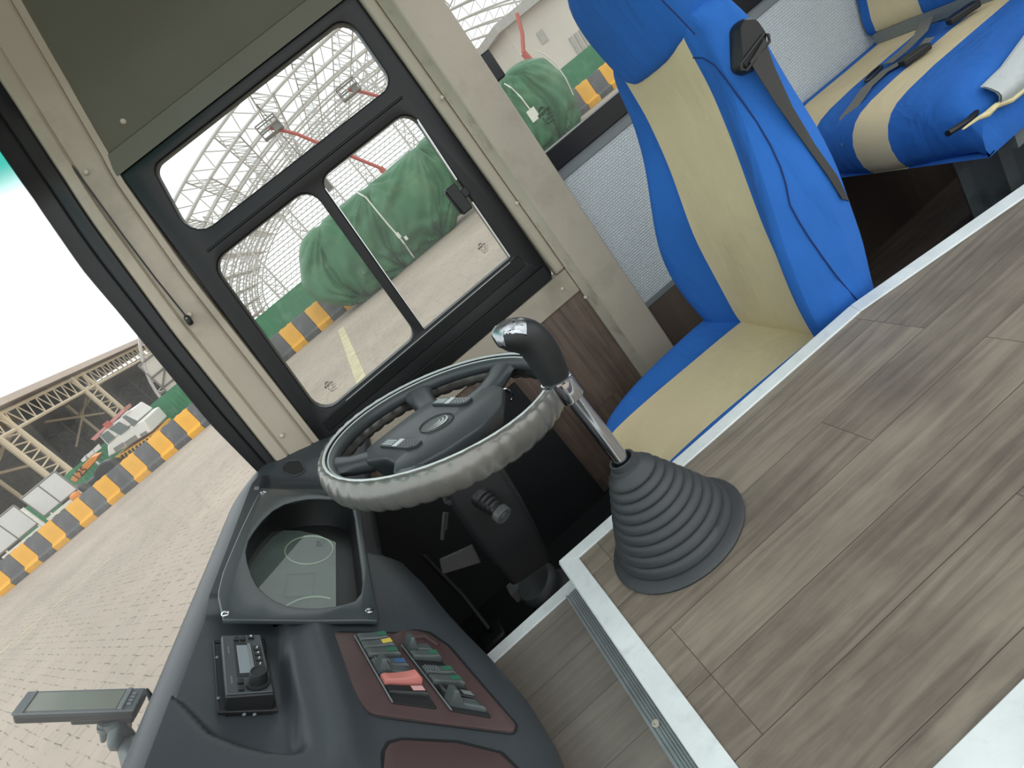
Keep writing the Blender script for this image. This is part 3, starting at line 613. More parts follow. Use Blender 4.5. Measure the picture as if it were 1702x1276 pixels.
# ------------------------------------------------------------------ dashboard
# its face is one slope: points are (Y, b, h) = along the bus's width, down the slope from the rim, out of the slope
R2 = math.sqrt(2)
def DS(Y, b_, h=0): return V(-.52 + b_/R2 + h/R2, Y, -.31 - b_/R2 + h/R2)
def DP(px, py, h=0):
    v = ray(px, py); t = (-.83 + h*R2)/(v.x+v.z); P = v*t
    Y = P.y; bb = ((P.x - h/R2) + .52)*R2; return Y, bb
MD = frame_mat(DS(0, 0), (0, -1, 0), (1, 0, -1))       # 2D (-Y, b), normal out of the slope
LIP = sorted(DP(x, y, -.014) for x, y in ((940, 1330), (938, 1276), (915, 1220), (872, 1150), (815, 1085), (778, 1048), (744, 1012), (704, 963), (668, 928))) + [(DP(668, 928, -.014)[0]+.02, .262), (1.15, .252), (1.62, .240)]
LIP = [(.20, LIP[0][1])] + LIP
hole_px = [(409, 916), (413, 898), (423, 882), (437, 864), (454, 848), (472, 838), (491, 832.5), (510, 829), (530, 828), (553, 829), (572, 833), (585, 840), (589.5, 862), (592.5, 887.5), (597, 920), (601, 949.6), (602.5, 970), (600, 985), (590, 997.6), (576, 1002), (558.6, 1006), (538, 1009), (516, 1010), (495, 1008.5), (474, 1004.6), (456, 997), (440, 986), (428, 973), (420, 958), (412, 936)]
hole = [DP(x, y, .012) for x, y in hole_px]
def inpoly(p, P):
    c = False
    for (x0, y0), (x1, y1) in zip(P, P[1:]+P[:1]):
        if (y0 > p[1]) != (y1 > p[1]) and p[0] < (x1-x0)*(p[1]-y0)/(y1-y0)+x0: c = not c
    return c
hc = (sum(p[0] for p in hole)/len(hole), sum(p[1] for p in hole)/len(hole))
hole_big = [(hc[0]+(p[0]-hc[0])*1.015, hc[1]+(p[1]-hc[1])*1.015) for p in hole]
CREASE = [(.60, .137), (.626, .133), (.709, .116), (.818, .095), (.95, .085)]
NEAR = [(-.03, .74), (-.001, .705), (.027, .668), (.063, .645), (.099, .628), (.136, .62)]
RIDGE = [(.56, .195), (.646, .189), (.724, .174), (.857, .145), (.90, .140)]
shelf = [DP(x, y) for x, y in ((470, 768), (497, 764), (504, 783), (488, 793), (470, 786))]
def hdash(Y, b_):
    h = -.004
    # radio pocket
    cr = interp(Y, CREASE); ny = interp(b_, NEAR)
    k = sstep(ny-.012, ny+.012, Y)*(1-sstep(cr-.008, cr+.012, b_))*(1-sstep(.93, .96, Y))
    h -= .024*k
    r = interp(Y, RIDGE); h += .013*math.exp(-((b_-r+.005)/.024)**2)*sstep(.50, .60, Y)*(1-sstep(.85, .885, Y))
    h += .006*math.exp(-((b_-.15)/.05)**2)*(1-sstep(.5, .62, Y))
    # gauge opening
    if inpoly((Y, b_), hole_big): h = -.075
    # dished shelf at the wall and the turned-up wall edge
    h -= .028*sstep(1.405, 1.43, Y)*(1-sstep(1.50, 1.56, Y))*sstep(-.02, .01, b_)
    h += (.012+.40*max(b_, 0))*sstep(1.47, 1.61, Y)**1.6
    lp = interp(Y, LIP)
    h -= .30*max(0, b_-(lp-.06))**2/.06
    return h
b = MB(); rings = []
Ys = [.30+.007*k for k in range(159)] + [1.42+.005*k for k in range(39)]
for Y in Ys:
    rx = -.60
    if Y > 1.42: rx = -.60 + .15*(1-math.sqrt(max(0, 1-((Y-1.42)/.205)**2)))
    up = .0*Y
    lp = interp(Y, LIP); b0 = (rx+.058+.52)*R2
    r = [V(rx-.06, Y, -1.0), V(rx-.055, Y, -.40), V(rx-.045, Y, -.335), V(rx-.035, Y, -.314), V(rx-.020, Y, -.303), V(rx-.002, Y, -.299), V(rx+.016, Y, -.300), V(rx+.032, Y, -.306), V(rx+.043, Y, -.316)]
    for k in range(64):
        bb = lerp(b0, lp, k/63); r.append(DS(Y, bb, hdash(Y, bb)))
    e = r[-1]
    for dh, db in ((-.016, .012), (-.04, .018), (-.08, .010), (-.14, -.03), (-.26, -.12)):
        r.append(DS(Y, lp+db, hdash(Y, lp)+dh))
    rings.append(r)
da = thing('dashboard', 'charcoal moulded dashboard with instrument cluster and maroon switch panels', 'dashboard', (-.45, 1.0, -1.0))
b.loft(rings, closed=False, cap=False)
b.poly([p for p in rings[0]]); b.poly([p for p in rings[-1]][::-1])
BD = BVHTree.FromPolygons([tuple(p) for p in b.v], b.f); b.build('body', M_dash, da, smooth=50, recalc=False)
tray = [onto(BD, x, y, .0015, 1.5) for x, y in ((472, 772), (479, 766), (497, 764), (502, 768), (507, 780), (504, 785), (490, 791), (484, 790), (470, 784), (469, 779))]
b = MB(); b.prism(tray, V(1, -.5, 1).normalized()*.0012); tb = b.build('small_tray', M_blackp, da, smooth=40)
b = MB(); b.tube(tray, .0022, 6, closed=True); b.build('tray_rim', M_dash, tb)
# instrument bezel plate
def n2(P): return [(-y, bb) for y, bb in P]
out_px = [(434, 810), (418, 842), (400, 879), (384, 916), (370, 950), (363, 978), (362, 990), (367, 1012), (371, 1028), (440, 1029), (520, 1030), (600, 1029), (627, 1030), (629, 1018), (622, 985), (612, 930), (604, 880), (600, 845), (596, 836), (560, 822), (500, 815)]
outl = [DP(x, y, .012) for x, y in out_px]
b = MB(); b.plate(n2(outl), [n2(hole)[::-1]], MD @ Matrix.Translation((0, 0, .007)), .009, .0022); bz = b.build('instrument_bezel', M_bezel, da, smooth=50)
b = MB(); b.loft([[DS(y, bb, .010) for y, bb in hole], [DS(y, bb, -.02) for y, bb in hole], [DS(hc[0]+(y-hc[0])*.97, hc[1]+(bb-hc[1])*.97, -.052) for y, bb in hole]], cap=False)
b.poly([DS(hc[0]+(y-hc[0])*1.0, hc[1]+(bb-hc[1])*1.0, -.053) for y, bb in hole]); b.build('gauge_well', M_blackp, da, smooth=50)
# gauge face seen through the opening, with its rings
def G(px, py, h=-.048): return DP(px, py, h)
face = [(402, 925), (407, 905), (420, 894), (440, 886), (470, 881), (500, 882), (530, 889), (558, 901), (558.5, 1012), (400, 1012)]
gp = [G(x, y) for x, y in face]
b = MB(); b.prism([DS(y, bb, -.052) for y, bb in gp], DS(0, 0, .004)-DS(0, 0, 0)); gf = b.build('gauge_panel', M_gauge, da, smooth=0)
def gring(cx, cy, r, a0=0, a1=360):
    y0, b0_ = G(cx, cy); P = []
    for k in range(49):
        a = math.radians(lerp(a0, a1, k/48)); yy, bb = y0 + r*math.cos(a), b0_ + r*.80*math.sin(a)
        if bb < G(556, 960)[1]: P.append(DS(yy, bb, -.0465))
        elif P: break
    if len(P) > 2:
        b = MB(); b.tube(P, .0016, 5); tag(b.build('gauge_ring', M_ring, gf), 'pale green gauge ring')
gring(514, 914, .060, 95, 455); gring(518, 1034, .075, 90, 450)
b = MB(); y0, b0_ = G(478, 955); y1, b1_ = G(520, 990)
for t0, t1 in (((y0, b0_), (y0, b1_)), ((y0, b1_), (y1, b1_)), ((y1, b1_), (y1, b0_)), ((y1, b0_), (y0, b0_))): b.bar(DS(*t0, -.0468), DS(*t1, -.0468), .0012, 4)
M_gmark = mat('dark_gauge_mark', (52, 66, 64), .5); b.build('gauge_display', M_gmark, gf)
b = MB(); b.poly([DS(y, bb, -.034) for y, bb in [G(x, yy, -.034) for x, yy in face]]); b.build('lens', M_lens, da, smooth=0)
for x, y in ((438, 818), (375, 1019), (614, 1014)):
    b = MB(); y0, b0_ = DP(x, y, .012); c0 = DS(y0, b0_, .0112); b.lathe([(.0068, 0), (.0066, .0012), (.005, .0026), (.0022, .003), (.0018, .0016), (.0003, .0014)], c0, (1, 0, 1), 16); tag(b.build('screw', M_chrome, bz), 'bright cross-head screw')
b = MB(); y0, b0_ = DP(427, 811, .012); b.M = MD @ Matrix.Translation((-y0, b0_, .010)); b.box((-.007, -.005, 0), (.007, .005, .004)); tag(b.build('clip', M_grey, bz, bevel=.001), 'small grey clip')
# switch panels
def panel(px, t, rr, h=.0):
    P = [DP(x, y, h) for x, y in px]; b = MB(); b.plate(rpoly(n2(P), rr), [], MD @ Matrix.Translation((0, 0, h)), t, .001); return b
b = panel([(541, 1052), (590, 1053), (655, 1055), (668, 1049), (690, 1049), (712, 1054), (745, 1076), (800, 1140), (858, 1206), (853, 1217), (735, 1203), (614, 1186), (600, 1170)], .004, [.008, .0, .01, .012, .01, .02, .02, .0, .012, .006, .0, .02, .01], -.0005)
sp = b.build('switch_panel', M_maroon, da, smooth=40)
b = panel([(548-12, 1049), (660, 1051), (690, 1046), (715, 1050), (748, 1073), (862, 1206), (856, 1221), (612, 1190), (596, 1172)], .003, [.01, .01, .012, .02, .02, .012, .01, .02, .01], -.003); b.build('panel_gap', M_blackp, sp, smooth=0)
b = panel([(640, 1250), (648, 1238), (668, 1232), (760, 1237), (830, 1254), (858, 1280), (880, 1330), (660, 1330), (636, 1290)], .005, .006, -.0005); p2 = b.build('lower_panel', M_maroon, da, smooth=40)
b = panel([(632, 1250), (642, 1232), (668, 1226), (762, 1231), (836, 1250), (866, 1280), (888, 1335), (650, 1335), (626, 1290)], .003, .006, -.004); b.build('panel_gap', M_blackp, p2, smooth=0)
# rocker rows: each rocker spans across its row
def rowframe(pts): return [DP(x, y, 0) for x, y in pts]
rowA = [(589, 1060), (641, 1059), (727, 1181), (652, 1171)]; rowB = [(667, 1076), (713, 1078), (818, 1196), (750, 1184)]
for row in (rowA, rowB):
    P = rowframe(row); b = MB(); b.plate(rpoly(n2(P), .002), [], MD @ Matrix.Translation((0, 0, .0022)), .003, .0006); b.build('switch_tray', M_blackp, sp, smooth=40)
    b = MB(); a, c = DS(*P[0], .0042), DS(*P[3], .0042); b.bar(a, c, .0012, 5); tag(b.build('tray_edge', M_grey, sp), 'thin pale tray edge')
def rocker(row, k, n, tilt, mt=None, markc=None, hgt=.012, tall=False, grip=False):
    P = rowframe(row); t0, t1 = (k+.08)/n, (k+.92)/n
    L0, R0 = [lerp(Vector(P[0]), Vector(P[3]), t) for t in (t0, t1)], [lerp(Vector(P[1]), Vector(P[2]), t) for t in (t0, t1)]
    def Q(s, e, h): q = lerp(lerp(L0[e], R0[e], s), lerp(L0[e], R0[e], s), 0); return DS(q.x, q.y, h)
    b = MB(); rings = []
    for s in (.05, .12, .25, .4, .5, .6, .75, .88, .95):
        z = .005 + hgt*(.55 + tilt*(s-.5)*1.3 + .55*abs(s-.5)**2*4*.3) if not tall else .005 + hgt*(1.9 if .08 < s < .26 else .5)
        if s in (.05, .95): z *= .8
        rings.append([Q(s, 0, .003), Q(s, 0, z-.002), lerp(Q(s, 0, z), Q(s, 1, z), .12), lerp(Q(s, 0, z), Q(s, 1, z), .88), Q(s, 1, z-.002), Q(s, 1, .003)])
    b.loft(rings); o = b.build('rocker_switch', mt or M_sw, sp, smooth=40)
    if markc:
        b = MB(); zz = lambda s: .0056 + hgt*(.55 + tilt*(s-.5)*1.3 + .55*abs(s-.5)**2*4*.3)
        b.poly([lerp(Q(s, 0, zz(s)), Q(s, 1, zz(s)), e) for s, e in ((.62, .2), (.9, .2), (.9, .8), (.62, .8))]); b.build('symbol', markc, o, smooth=0)
    if grip:
        b = MB(); zz = lambda s: .006 + hgt*(.55 + tilt*(s-.5)*1.3 + .55*abs(s-.5)**2*4*.3)
        for s in (.14, .22, .30, .38, .46): b.bar(lerp(Q(s, 0, zz(s)), Q(s, 1, zz(s)), .15), lerp(Q(s, 0, zz(s)), Q(s, 1, zz(s)), .85), .0008, 4)
        b.build('grip_rib', M_grey, o)
    return o
M_sw = mat('switch_grey', (70, 76, 76), .45, var=.08)
rocker(rowA, 0, 8.2, .3, None, M_green); rocker(rowA, 1, 8.2, .5, None, M_yel); rocker(rowA, 2, 8.2, .3, None, M_green)
rocker(rowA, 3.35, 8.2, .2, None, M_bluem, grip=True); rocker(rowA, 4.1, 8.2, 0, M_sw, None, tall=True)
rr_ = rocker(rowA, 5.3, 8.2, .5, M_dred, None, hgt=.020); tag(rr_, 'faded red hazard rocker')
tag(rocker(rowA, 6.3, 8.2, .5, M_blackp, M_pink, hgt=.008), 'black rocker with a pale red end')
rocker(rowB, 0, 8, 0, M_sw, None, tall=True); rocker(rowB, 1, 8, .3, None, M_green); rocker(rowB, 3, 8, .3, None, M_green, grip=True)
rocker(rowB, 4.1, 8, .3, None, M_green); rocker(rowB, 5.6, 8, -.4, M_blackp, M_grey); rocker(rowB, 6.6, 8, 0, M_sw, None, tall=True)
b = MB(); y0, b0_ = DP(686, 1062, 0); y1, b1_ = DP(728, 1075, 0); b.tube([DS(y0, b0_, .002), DS((y0+y1)/2+.012, (b0_+b1_)/2, .003), DS(y1, b1_, .002)], .0035, 8); b.build('panel_crease', M_maroon, sp)
# ------------------------------------------------------------------ car radio standing in its pocket
HR = -.026
rd = thing('car_radio', 'black car radio with round knob half pulled from the dashboard', 'radio', DS(*DP(412, 1125, HR), HR))
def RQ(px, py, h): return DS(*DP(px, py, h), h)
hf = .002
F = [RQ(x, y, hf) for x, y in ((367, 1058), (434, 1056), (456, 1152), (375, 1158))]
def FR(s, t, h=0):  # s across the short side, t along the long side, on the radio's face
    p = lerp(lerp(F[0], F[1], s), lerp(F[3], F[2], s), t); return p + V(1, 0, 1).normalized()*h
dn = V(-1, 0, -1).normalized()*.036
b = MB(); b.prism([f + dn for f in F], -dn); b.build('housing', M_blackp, rd, bevel=.002, smooth=40)
M_rface = mat('radio_face', (58, 64, 66), .4, var=.06)
b = MB(); b.prism([FR(s, t) for s, t in ((.02, .01), (.98, .01), (.98, .99), (.02, .99))], V(1, 0, 1).normalized()*.003); b.build('face', M_rface, rd, bevel=.0012, smooth=40)
def rbox(s0, s1, t0, t1, h0, h1, mt, name, lab=None, bev=.0006):
    b = MB(); b.prism([FR(s, t, h0) for s, t in ((s0, t0), (s1, t0), (s1, t1), (s0, t1))], V(1, 0, 1).normalized()*(h1-h0)); return tag(b.build(name, mt, rd, bevel=bev, smooth=40), lab)
rbox(.27, .70, .17, .74, .003, .0042, M_blackp, 'display_frame'); rbox(.34, .60, .22, .70, .0042, .0048, M_lcd, 'display', 'grey display')
rbox(.60, .68, .20, .70, .0042, .0062, M_grey, 'display_lip', 'pale sloping display lip')
for k in range(5):
    o = rbox(.74, .90, .24+k*.095, .315+k*.095, .003, .0052, M_blackp, 'preset_button')
    b = MB(); b.text(str(5-k), frame_mat(FR(.82, .278+k*.095, .0056), F[1]-F[0], F[0]-F[3]), .0062); b.build('numeral', M_ridge, o, smooth=0)
for s, t in ((.30, .07), (.46, .07), (.27, .80), (.27, .90)): rbox(s, s+.12, t, t+.065, .003, .007, M_blackp, 'button')
rbox(.66, .80, .04, .10, .003, .006, M_blackp, 'button'); rbox(.70, .75, .055, .085, .006, .0066, M_ridge, 'symbol_plate')
b = MB(); ax = V(1, 0, 1).normalized(); b.lathe([(.0150, 0), (.0150, .003), (.0118, .004), (.0112, .018), (.0106, .0198), (.009, .0198), (.0086, .019), (.001, .019)], FR(.70, .86, .003), ax, 28); b.build('volume_knob', M_blackp, rd, smooth=40)
b = MB(); b.text('RADIO', frame_mat(FR(.15, .30, .0034), F[3]-F[0], F[1]-F[0]), .001) if False else None
for t in (.22, .72):
    b = MB()
    for k in range(7): b.prism([FR(s, t+.0+k*.018, .0031) for s in (.13, .17)] + [FR(s, t+.010+k*.018, .0031) for s in (.17, .13)], V(1, 0, 1).normalized()*.0003)
    b.build('lettering_row', M_grey, rd, smooth=0)
b = MB(); Fo = [RQ(x, y, HR+.003) for x, y in ((354, 1066), (440, 1064), (463, 1184), (362, 1188))]
def ringpl(P, w, d):
    Cn = sum((p for p in P), V(0, 0, 0))/4; I = [p + (Cn-p).normalized()*w for p in P]
    bb = MB(); nrm = V(1, 0, 1).normalized()*d; bb.loft([[p for p in P], [p+nrm for p in P], [p+nrm for p in I], [p for p in I]], cap=False); return bb
b = ringpl(Fo, .007, .004); b.build('mounting_frame', M_blackp, rd, bevel=.001)
for x, y in ((361, 1092), (363, 1160), (406, 1187), (423, 1187)):
    b = MB(); b.dome(RQ(x, y, HR+.008), .0025, (1, 0, 1), 8); tag(b.build('screw', M_grey, rd), 'small grey screw')
# ------------------------------------------------------------------ monitor on a bracket at the dashboard's front edge
mo = thing('reversing_monitor', 'grey flat monitor leaning on a bracket at the front of the dashboard', 'monitor', V(-.79, .92, -.36))
A, B = Yp(17, 1187, .88), Yp(222, 1180, .858)
Dd = ray(46, 1148); Dd = Dd*(A.dot(B-A)/Dd.dot(B-A))          # a right angle at the corner
um = (B-A).normalized(); wm = (Dd-A); wm = (wm-um*wm.dot(um)).normalized(); nm = um.cross(wm).normalized()
if nm.dot(-A) < 0: nm = -nm
Wd, Hd = (B-A).length, wm.dot(Dd-A)
def MQ(s, t, h): return A + um*(Wd*s) + wm*(Hd*t) + nm*h
def mbox(s0, s1, t0, t1, h0, h1, mt, name, lab=None, bev=.001, par=None):
    b = MB(); b.prism([MQ(s, t, h0) for s, t in ((s0, t0), (s1, t0), (s1, t1), (s0, t1))], nm*(h1-h0)); return tag(b.build(name, mt, par or mo, bevel=bev, smooth=40), lab)
M_mon = mat('monitor_grey', (86, 92, 94), .4, var=.05)
mbox(0, 1, 0, 1, -.022, -.004, M_blackp, 'housing', None, .004); mbox(0, 1, 0, 1, -.004, .0, M_mon, 'front_bezel', 'dark grey bezel', .0015)
M_scr = mat('dark_glossy_screen', (120, 122, 112), .12, var=.02, spec=.5)
mbox(.10, .84, .10, .90, 0, .0008, M_scr, 'screen', 'glossy screen', .0003); mbox(.085, .098, .04, .96, 0, .003, M_mon, 'bezel_ridge', None, .001)
mbox(.86, .90, .04, .96, 0, .004, M_grey, 'bezel_ridge', None, .001)
for k in range(4): mbox(.915, .955, .22+k*.15, .32+k*.15, 0, .0025, M_grey, 'button', None, .0008)
b = MB(); q = MQ(.62, .35, -.03); b.prism([MQ(s, t, -.038) for s, t in ((.42, .2), (.95, .2), (.95, .7), (.42, .7))], nm*.016); b.build('mount_plate', M_blackp, mo, bevel=.003)
b = MB(); e = DS(.74, -.075, .0) ; b.tube([MQ(.75, .4, -.035), MQ(.80, .35, -.06), MQ(.88, .2, -.085), V(-.665, .74, -.36)], [.016, .014, .016, .020], 10); b.lathe([(.022, -.008), (.026, -.004), (.026, .004), (.022, .008)], MQ(.80, .35, -.062), um, 14)
b.build('bracket', M_mon, mo, smooth=50)
b = MB(); b.tube([MQ(.70, .30, -.035), MQ(.66, .25, -.075)], [.010, .004], 8); b.lathe([(.012, 0), (.012, .008)], MQ(.70, .3, -.05), nm, 8); b.build('clamp_screw', M_mon, mo, smooth=50)
b = MB(); b.tube([MQ(.98, .6, -.012), MQ(1.04, .75, .004), MQ(1.10, .55, -.004), MQ(1.11, .2, -.04), V(-.672, .70, -.345), V(-.668, .66, -.40)], .0045, 8); b.build('cable', M_blackp, mo)
# ------------------------------------------------------------------ steering wheel
WC = V(-.067, 1.057, -.34); WN = V(.3, -.04, 1).normalized(); WU = V(1, 0, -.3).normalized(); WV = WN.cross(WU)
def WQ(u, v, h=0): return WC + WU*u + WV*v + WN*h
MW = frame_mat(WC, WU, WV)
sw = thing('steering_wheel', 'four-spoke black steering wheel in a silver-grey grip cover', 'steering wheel', WQ(0, 0, -.03))
b = MB(); R_ = .229; n = 96
rings = []
for k in range(n):
    a = 2*math.pi*k/n; rings.append([WQ((R_-.003 + .0155*math.cos(t))*math.cos(a), (R_-.003 + .0155*math.cos(t))*math.sin(a), -.012+.0155*math.sin(t)) for t in [2*math.pi*j/12 for j in range(12)]])
b.loft(rings, loop=True); b.build('rim', M_wheelb, sw, smooth=60)
b = MB(); rings = []; n = 240
for k in range(n):
    a = 2*math.pi*k/n; bump = .0022*abs(math.sin(a*24))**.6; r = []
    for j in range(14):
        t = math.radians(lerp(98, -135, j/13)); rad = .0195 + bump*(1 if -100 < math.degrees(t) < 75 else .2) + .0006*noise.noise(V(math.cos(a)*6, math.sin(a)*6, t*2))
        r.append(WQ((R_ + rad*.82*math.cos(t))*math.cos(a), (R_ + rad*.82*math.cos(t))*math.sin(a), -.019 + rad*1.45*math.sin(t)))
    rings.append(r)
b.loft(rings, closed=False, cap=False, loop=True)
# close the sheet round the wheel
nr = 14; vs = b.v; 
b.build('rim_cover', M_cover, sw, smooth=60)
for rr, hh, tr in ((.2275, .0085, .0026), (.2215, .0035, .0016)):
    b = MB(); b.tube([WQ(rr*math.cos(2*math.pi*k/96), rr*math.sin(2*math.pi*k/96), hh) for k in range(96)], tr, 8, closed=True); tag(b.build('cover_seam', M_ridge, sw), 'pale cover seam')
# centre pad and spokes
padp = [(-.158, .036), (-.085, .092), (-.016, .137), (.010, .136), (.030, .105), (.062, .068), (.098, .078), (.132, .064), (.140, .03), (.112, -.05), (.055, -.10), (-.02, -.128), (-.085, -.136), (-.118, -.124), (-.110, -.082), (-.125, -.042), (-.160, -.018)]
pp = rpoly(padp, [.012, .02, .012, .01, .02, .03, .02, .012, .02, .04, .05, .05, .04, .012, .02, .03, .012])
b = MB(); rg = []
for s, h in ((.80, -.075), (.90, -.062), (.985, -.036), (1.0, -.028), (.99, -.0225), (.965, -.0195)): rg.append([WQ(x*s, y*s, h) for x, y in pp])
b.loft(rg, cap=False); b.poly([p for p in rg[-1]])
pd = b.build('centre_pad', M_wheelb, sw, smooth=50)
for a0, r0, wi, wo in ((math.radians(177), .125, .034, .030), (math.radians(235), .125, .034, .030), (math.radians(95), .105, .030, .032), (math.radians(37), .105, .030, .032)):
    b = MB(); d, e = V(math.cos(a0), math.sin(a0), 0), V(-math.sin(a0), math.cos(a0), 0); rg = []
    for t, w, hz, th in ((0, wi, -.036, .016), (.3, wi*.85, -.036, .016), (.6, wo*.85, -.030, .015), (.85, wo*1.0, -.020, .014), (1.0, wo*1.35, -.013, .013)):
        r_ = lerp(r0, R_-.004, t)
        rg.append([WQ(d.x*r_+e.x*w*cx, d.y*r_+e.y*w*cx, hz+th*cz) for cx, cz in ((-1, 0), (-.8, .8), (-.4, 1), (.4, 1), (.8, .8), (1, 0), (.7, -.9), (0, -1.1), (-.7, -.9))])
    b.loft(rg); b.build('spoke', M_wheelb, sw, smooth=60)
# button pads: smooth half, bridge, dotted half
for cx, cy in ((.034, .071), (-.090, -.022)):
    Mb = MW @ Matrix.Translation((cx, cy, -.0195)) @ Matrix.Rotation(math.atan2(-.8, .6), 4, 'Z')
    b = MB(); b.M = Mb; b.prism([(x, y, 0) for x, y in rpoly([(-.050, -.011), (.036, -.014), (.052, -.006), (.052, .012), (-.044, .014)], .004)], (0, 0, .0055)); o = b.build('button_pad', M_wheelb, sw, bevel=.001)
    b = MB(); b.M = Mb
    for y in (-.006, .0, .006): b.box((-.042, y-.0012, .005), (-.014, y+.0012, .0065))
    b.box((-.008, -.012, .005), (.004, .012, .0068)); b.build('button_ridge', M_ridge, o, bevel=.0004)
    b = MB(); b.M = Mb
    for i in range(5):
        for j in range(3): b.dome((.012+i*.008, -.007+j*.007, .0052), .0016, (0, 0, 1), 6)
    b.build('button_dots', M_ridge if cx > 0 else M_blackp, o)
# round badge with three crescents
b = MB(); Mc = MW @ Matrix.Translation((-.012, .002, -.0185)); b.M = Mc
b.tube([(.035*math.cos(2*math.pi*k/48), .035*math.sin(2*math.pi*k/48), .0006) for k in range(48)], .0011, 6, closed=True); b.build('badge_ring', M_blackp, pd)
b = MB(); b.M = Mc @ Matrix.Rotation(math.radians(-48), 4, 'Z')
for r_, off, th in ((.0265, -.003, .0055), (.0185, -.003, .0045), (.0105, -.003, .0035)):
    o_, i_ = [], []
    for k in range(25):
        a = math.radians(lerp(-95, 95, k/24)); w = th*(math.cos(a*.93))**.8 if abs(a*.93) < math.pi/2 else 0
        o_.append((r_*math.cos(a)+off, r_*math.sin(a), .0016)); i_.append(((r_-w)*math.cos(a)+off, (r_-w*.3)*math.sin(a), .0016))
    b.loft([o_, i_], closed=False, cap=False)
tag(b.build('badge', M_ridge, pd, smooth=0, recalc=False), 'three nested crescents')
b = MB(); b.lathe([(.045, -.075), (.05, -.09), (.045, -.105)], WC, WN, 20); b.build('hub', M_blackp, sw)
# ------------------------------------------------------------------ steering column
sc = thing('steering_column', 'black steering column with stalk and ribbed floor boot under the wheel', 'steering column', (-.16, 1.10, -1.1))
M_col = mat('column_black', (28, 29, 30), .5, var=.12, bump=.1, bscale=200)
ax0, ax1 = WQ(0, 0, -.10), V(-.165, 1.10, -.86); dv = (ax1-ax0).normalized(); su = V(0, 1, 0); sv = dv.cross(su).normalized()
rg = []
for t, a_, c_ in ((.02, .062, .055), (.12, .070, .062), (.3, .068, .062), (.5, .058, .058), (.72, .05, .05), (.74, .03, .03)):
    c0 = lerp(ax0, ax1, t); rg.append([c0 + su*(a_*x) + sv*(c_*y) for x, y in rpoly([(-1, -1), (1, -1), (1, 1), (-1, 1)], .25)])
b = MB(); b.loft(rg); b.build('shroud', M_col, sc, smooth=40, bevel=.002)
b = MB(); q = Yp(785, 825, 1.0); b.prism([Yp(x, y, 1.0) for x, y in ((737, 836), (832, 786), (828, 806), (770, 838), (745, 842))], (0, .10, -.01)); b.build('shroud_lip', M_col, sc, bevel=.003)
b = MB(); s0, s1 = Yp(803, 828, 1.0), Yp(836, 856, .955); d = (s1-s0).normalized(); L = (s1-s0).length
b.lathe([(.022, -.03), (.022, .0), (.019, .004), (.0205, .010), (.017, .014), (.0185, .020), (.015, .024), (.0165, .030), (.013, .034), (.013, L-.014)], s0, d, 22); st = b.build('stalk', M_blackp, sc, smooth=40)
b = MB(); b.lathe([(.014, -.012), (.0185, -.010), (.0185, .002), (.0165, .004), (.0125, .004), (.012, .0025), (.0085, .0025), (.008, .005), (.002, .0055)], s1, d, 26); b.build('stalk_end', M_grey2, st, smooth=40) if False else None
M_grey2 = mat('dark_grey_plastic', (78, 80, 80), .4); b.build('stalk_end', M_grey2, st, smooth=40)
b = MB(); pr = []; t0, t1 = V(-.165, 1.10, -.80), V(-.11, 1.13, -1.09)
for k in range(30):
    t = k/29; r_ = lerp(.045, .085, t) + .006*math.sin(t*5*2*math.pi); pr.append((r_, t*(t1-t0).length))
b.lathe(pr, t0, t1-t0, 24); tag(b.build('floor_boot', M_boot, sc, smooth=50), 'ribbed rubber boot')
b = MB(); b.prism([Yp(x, y, 1.15) for x, y in ((730, 930), (785, 905), (800, 935), (735, 955))], (0, .01, -.004)); b.box((-.23, 1.13, -.84), (-.17, 1.17, -.81)); tag(b.build('bracket', M_grey2, sc, bevel=.002), 'grey steel bracket')
b = MB(); b.bar(Yp(739, 852, 1.2), Yp(735, 896, 1.2), .005, 6); b.bar(Yp(744, 852, 1.2), Yp(741, 880, 1.2), .003, 6); b.build('column_rod', M_grey2, sc)
# pedals deep in the footwell
for x, lab in ((-.36, 'black rubber brake pedal in the dark footwell'), (-.20, 'black rubber clutch pedal hanging beside the column boot')):
    pt = thing('pedal', lab, 'pedal', (x, 1.32, -1.0), None); b = MB(); b.tube([(x, 1.36, -.70), (x, 1.34, -.86), (x, 1.28, -.95)], .009, 8); b.build('arm', M_blackp, pt); b = MB(); b.box((x-.035, 1.235, -.985), (x+.035, 1.30, -.955)); b.build('pad', M_blackp, pt, bevel=.006)
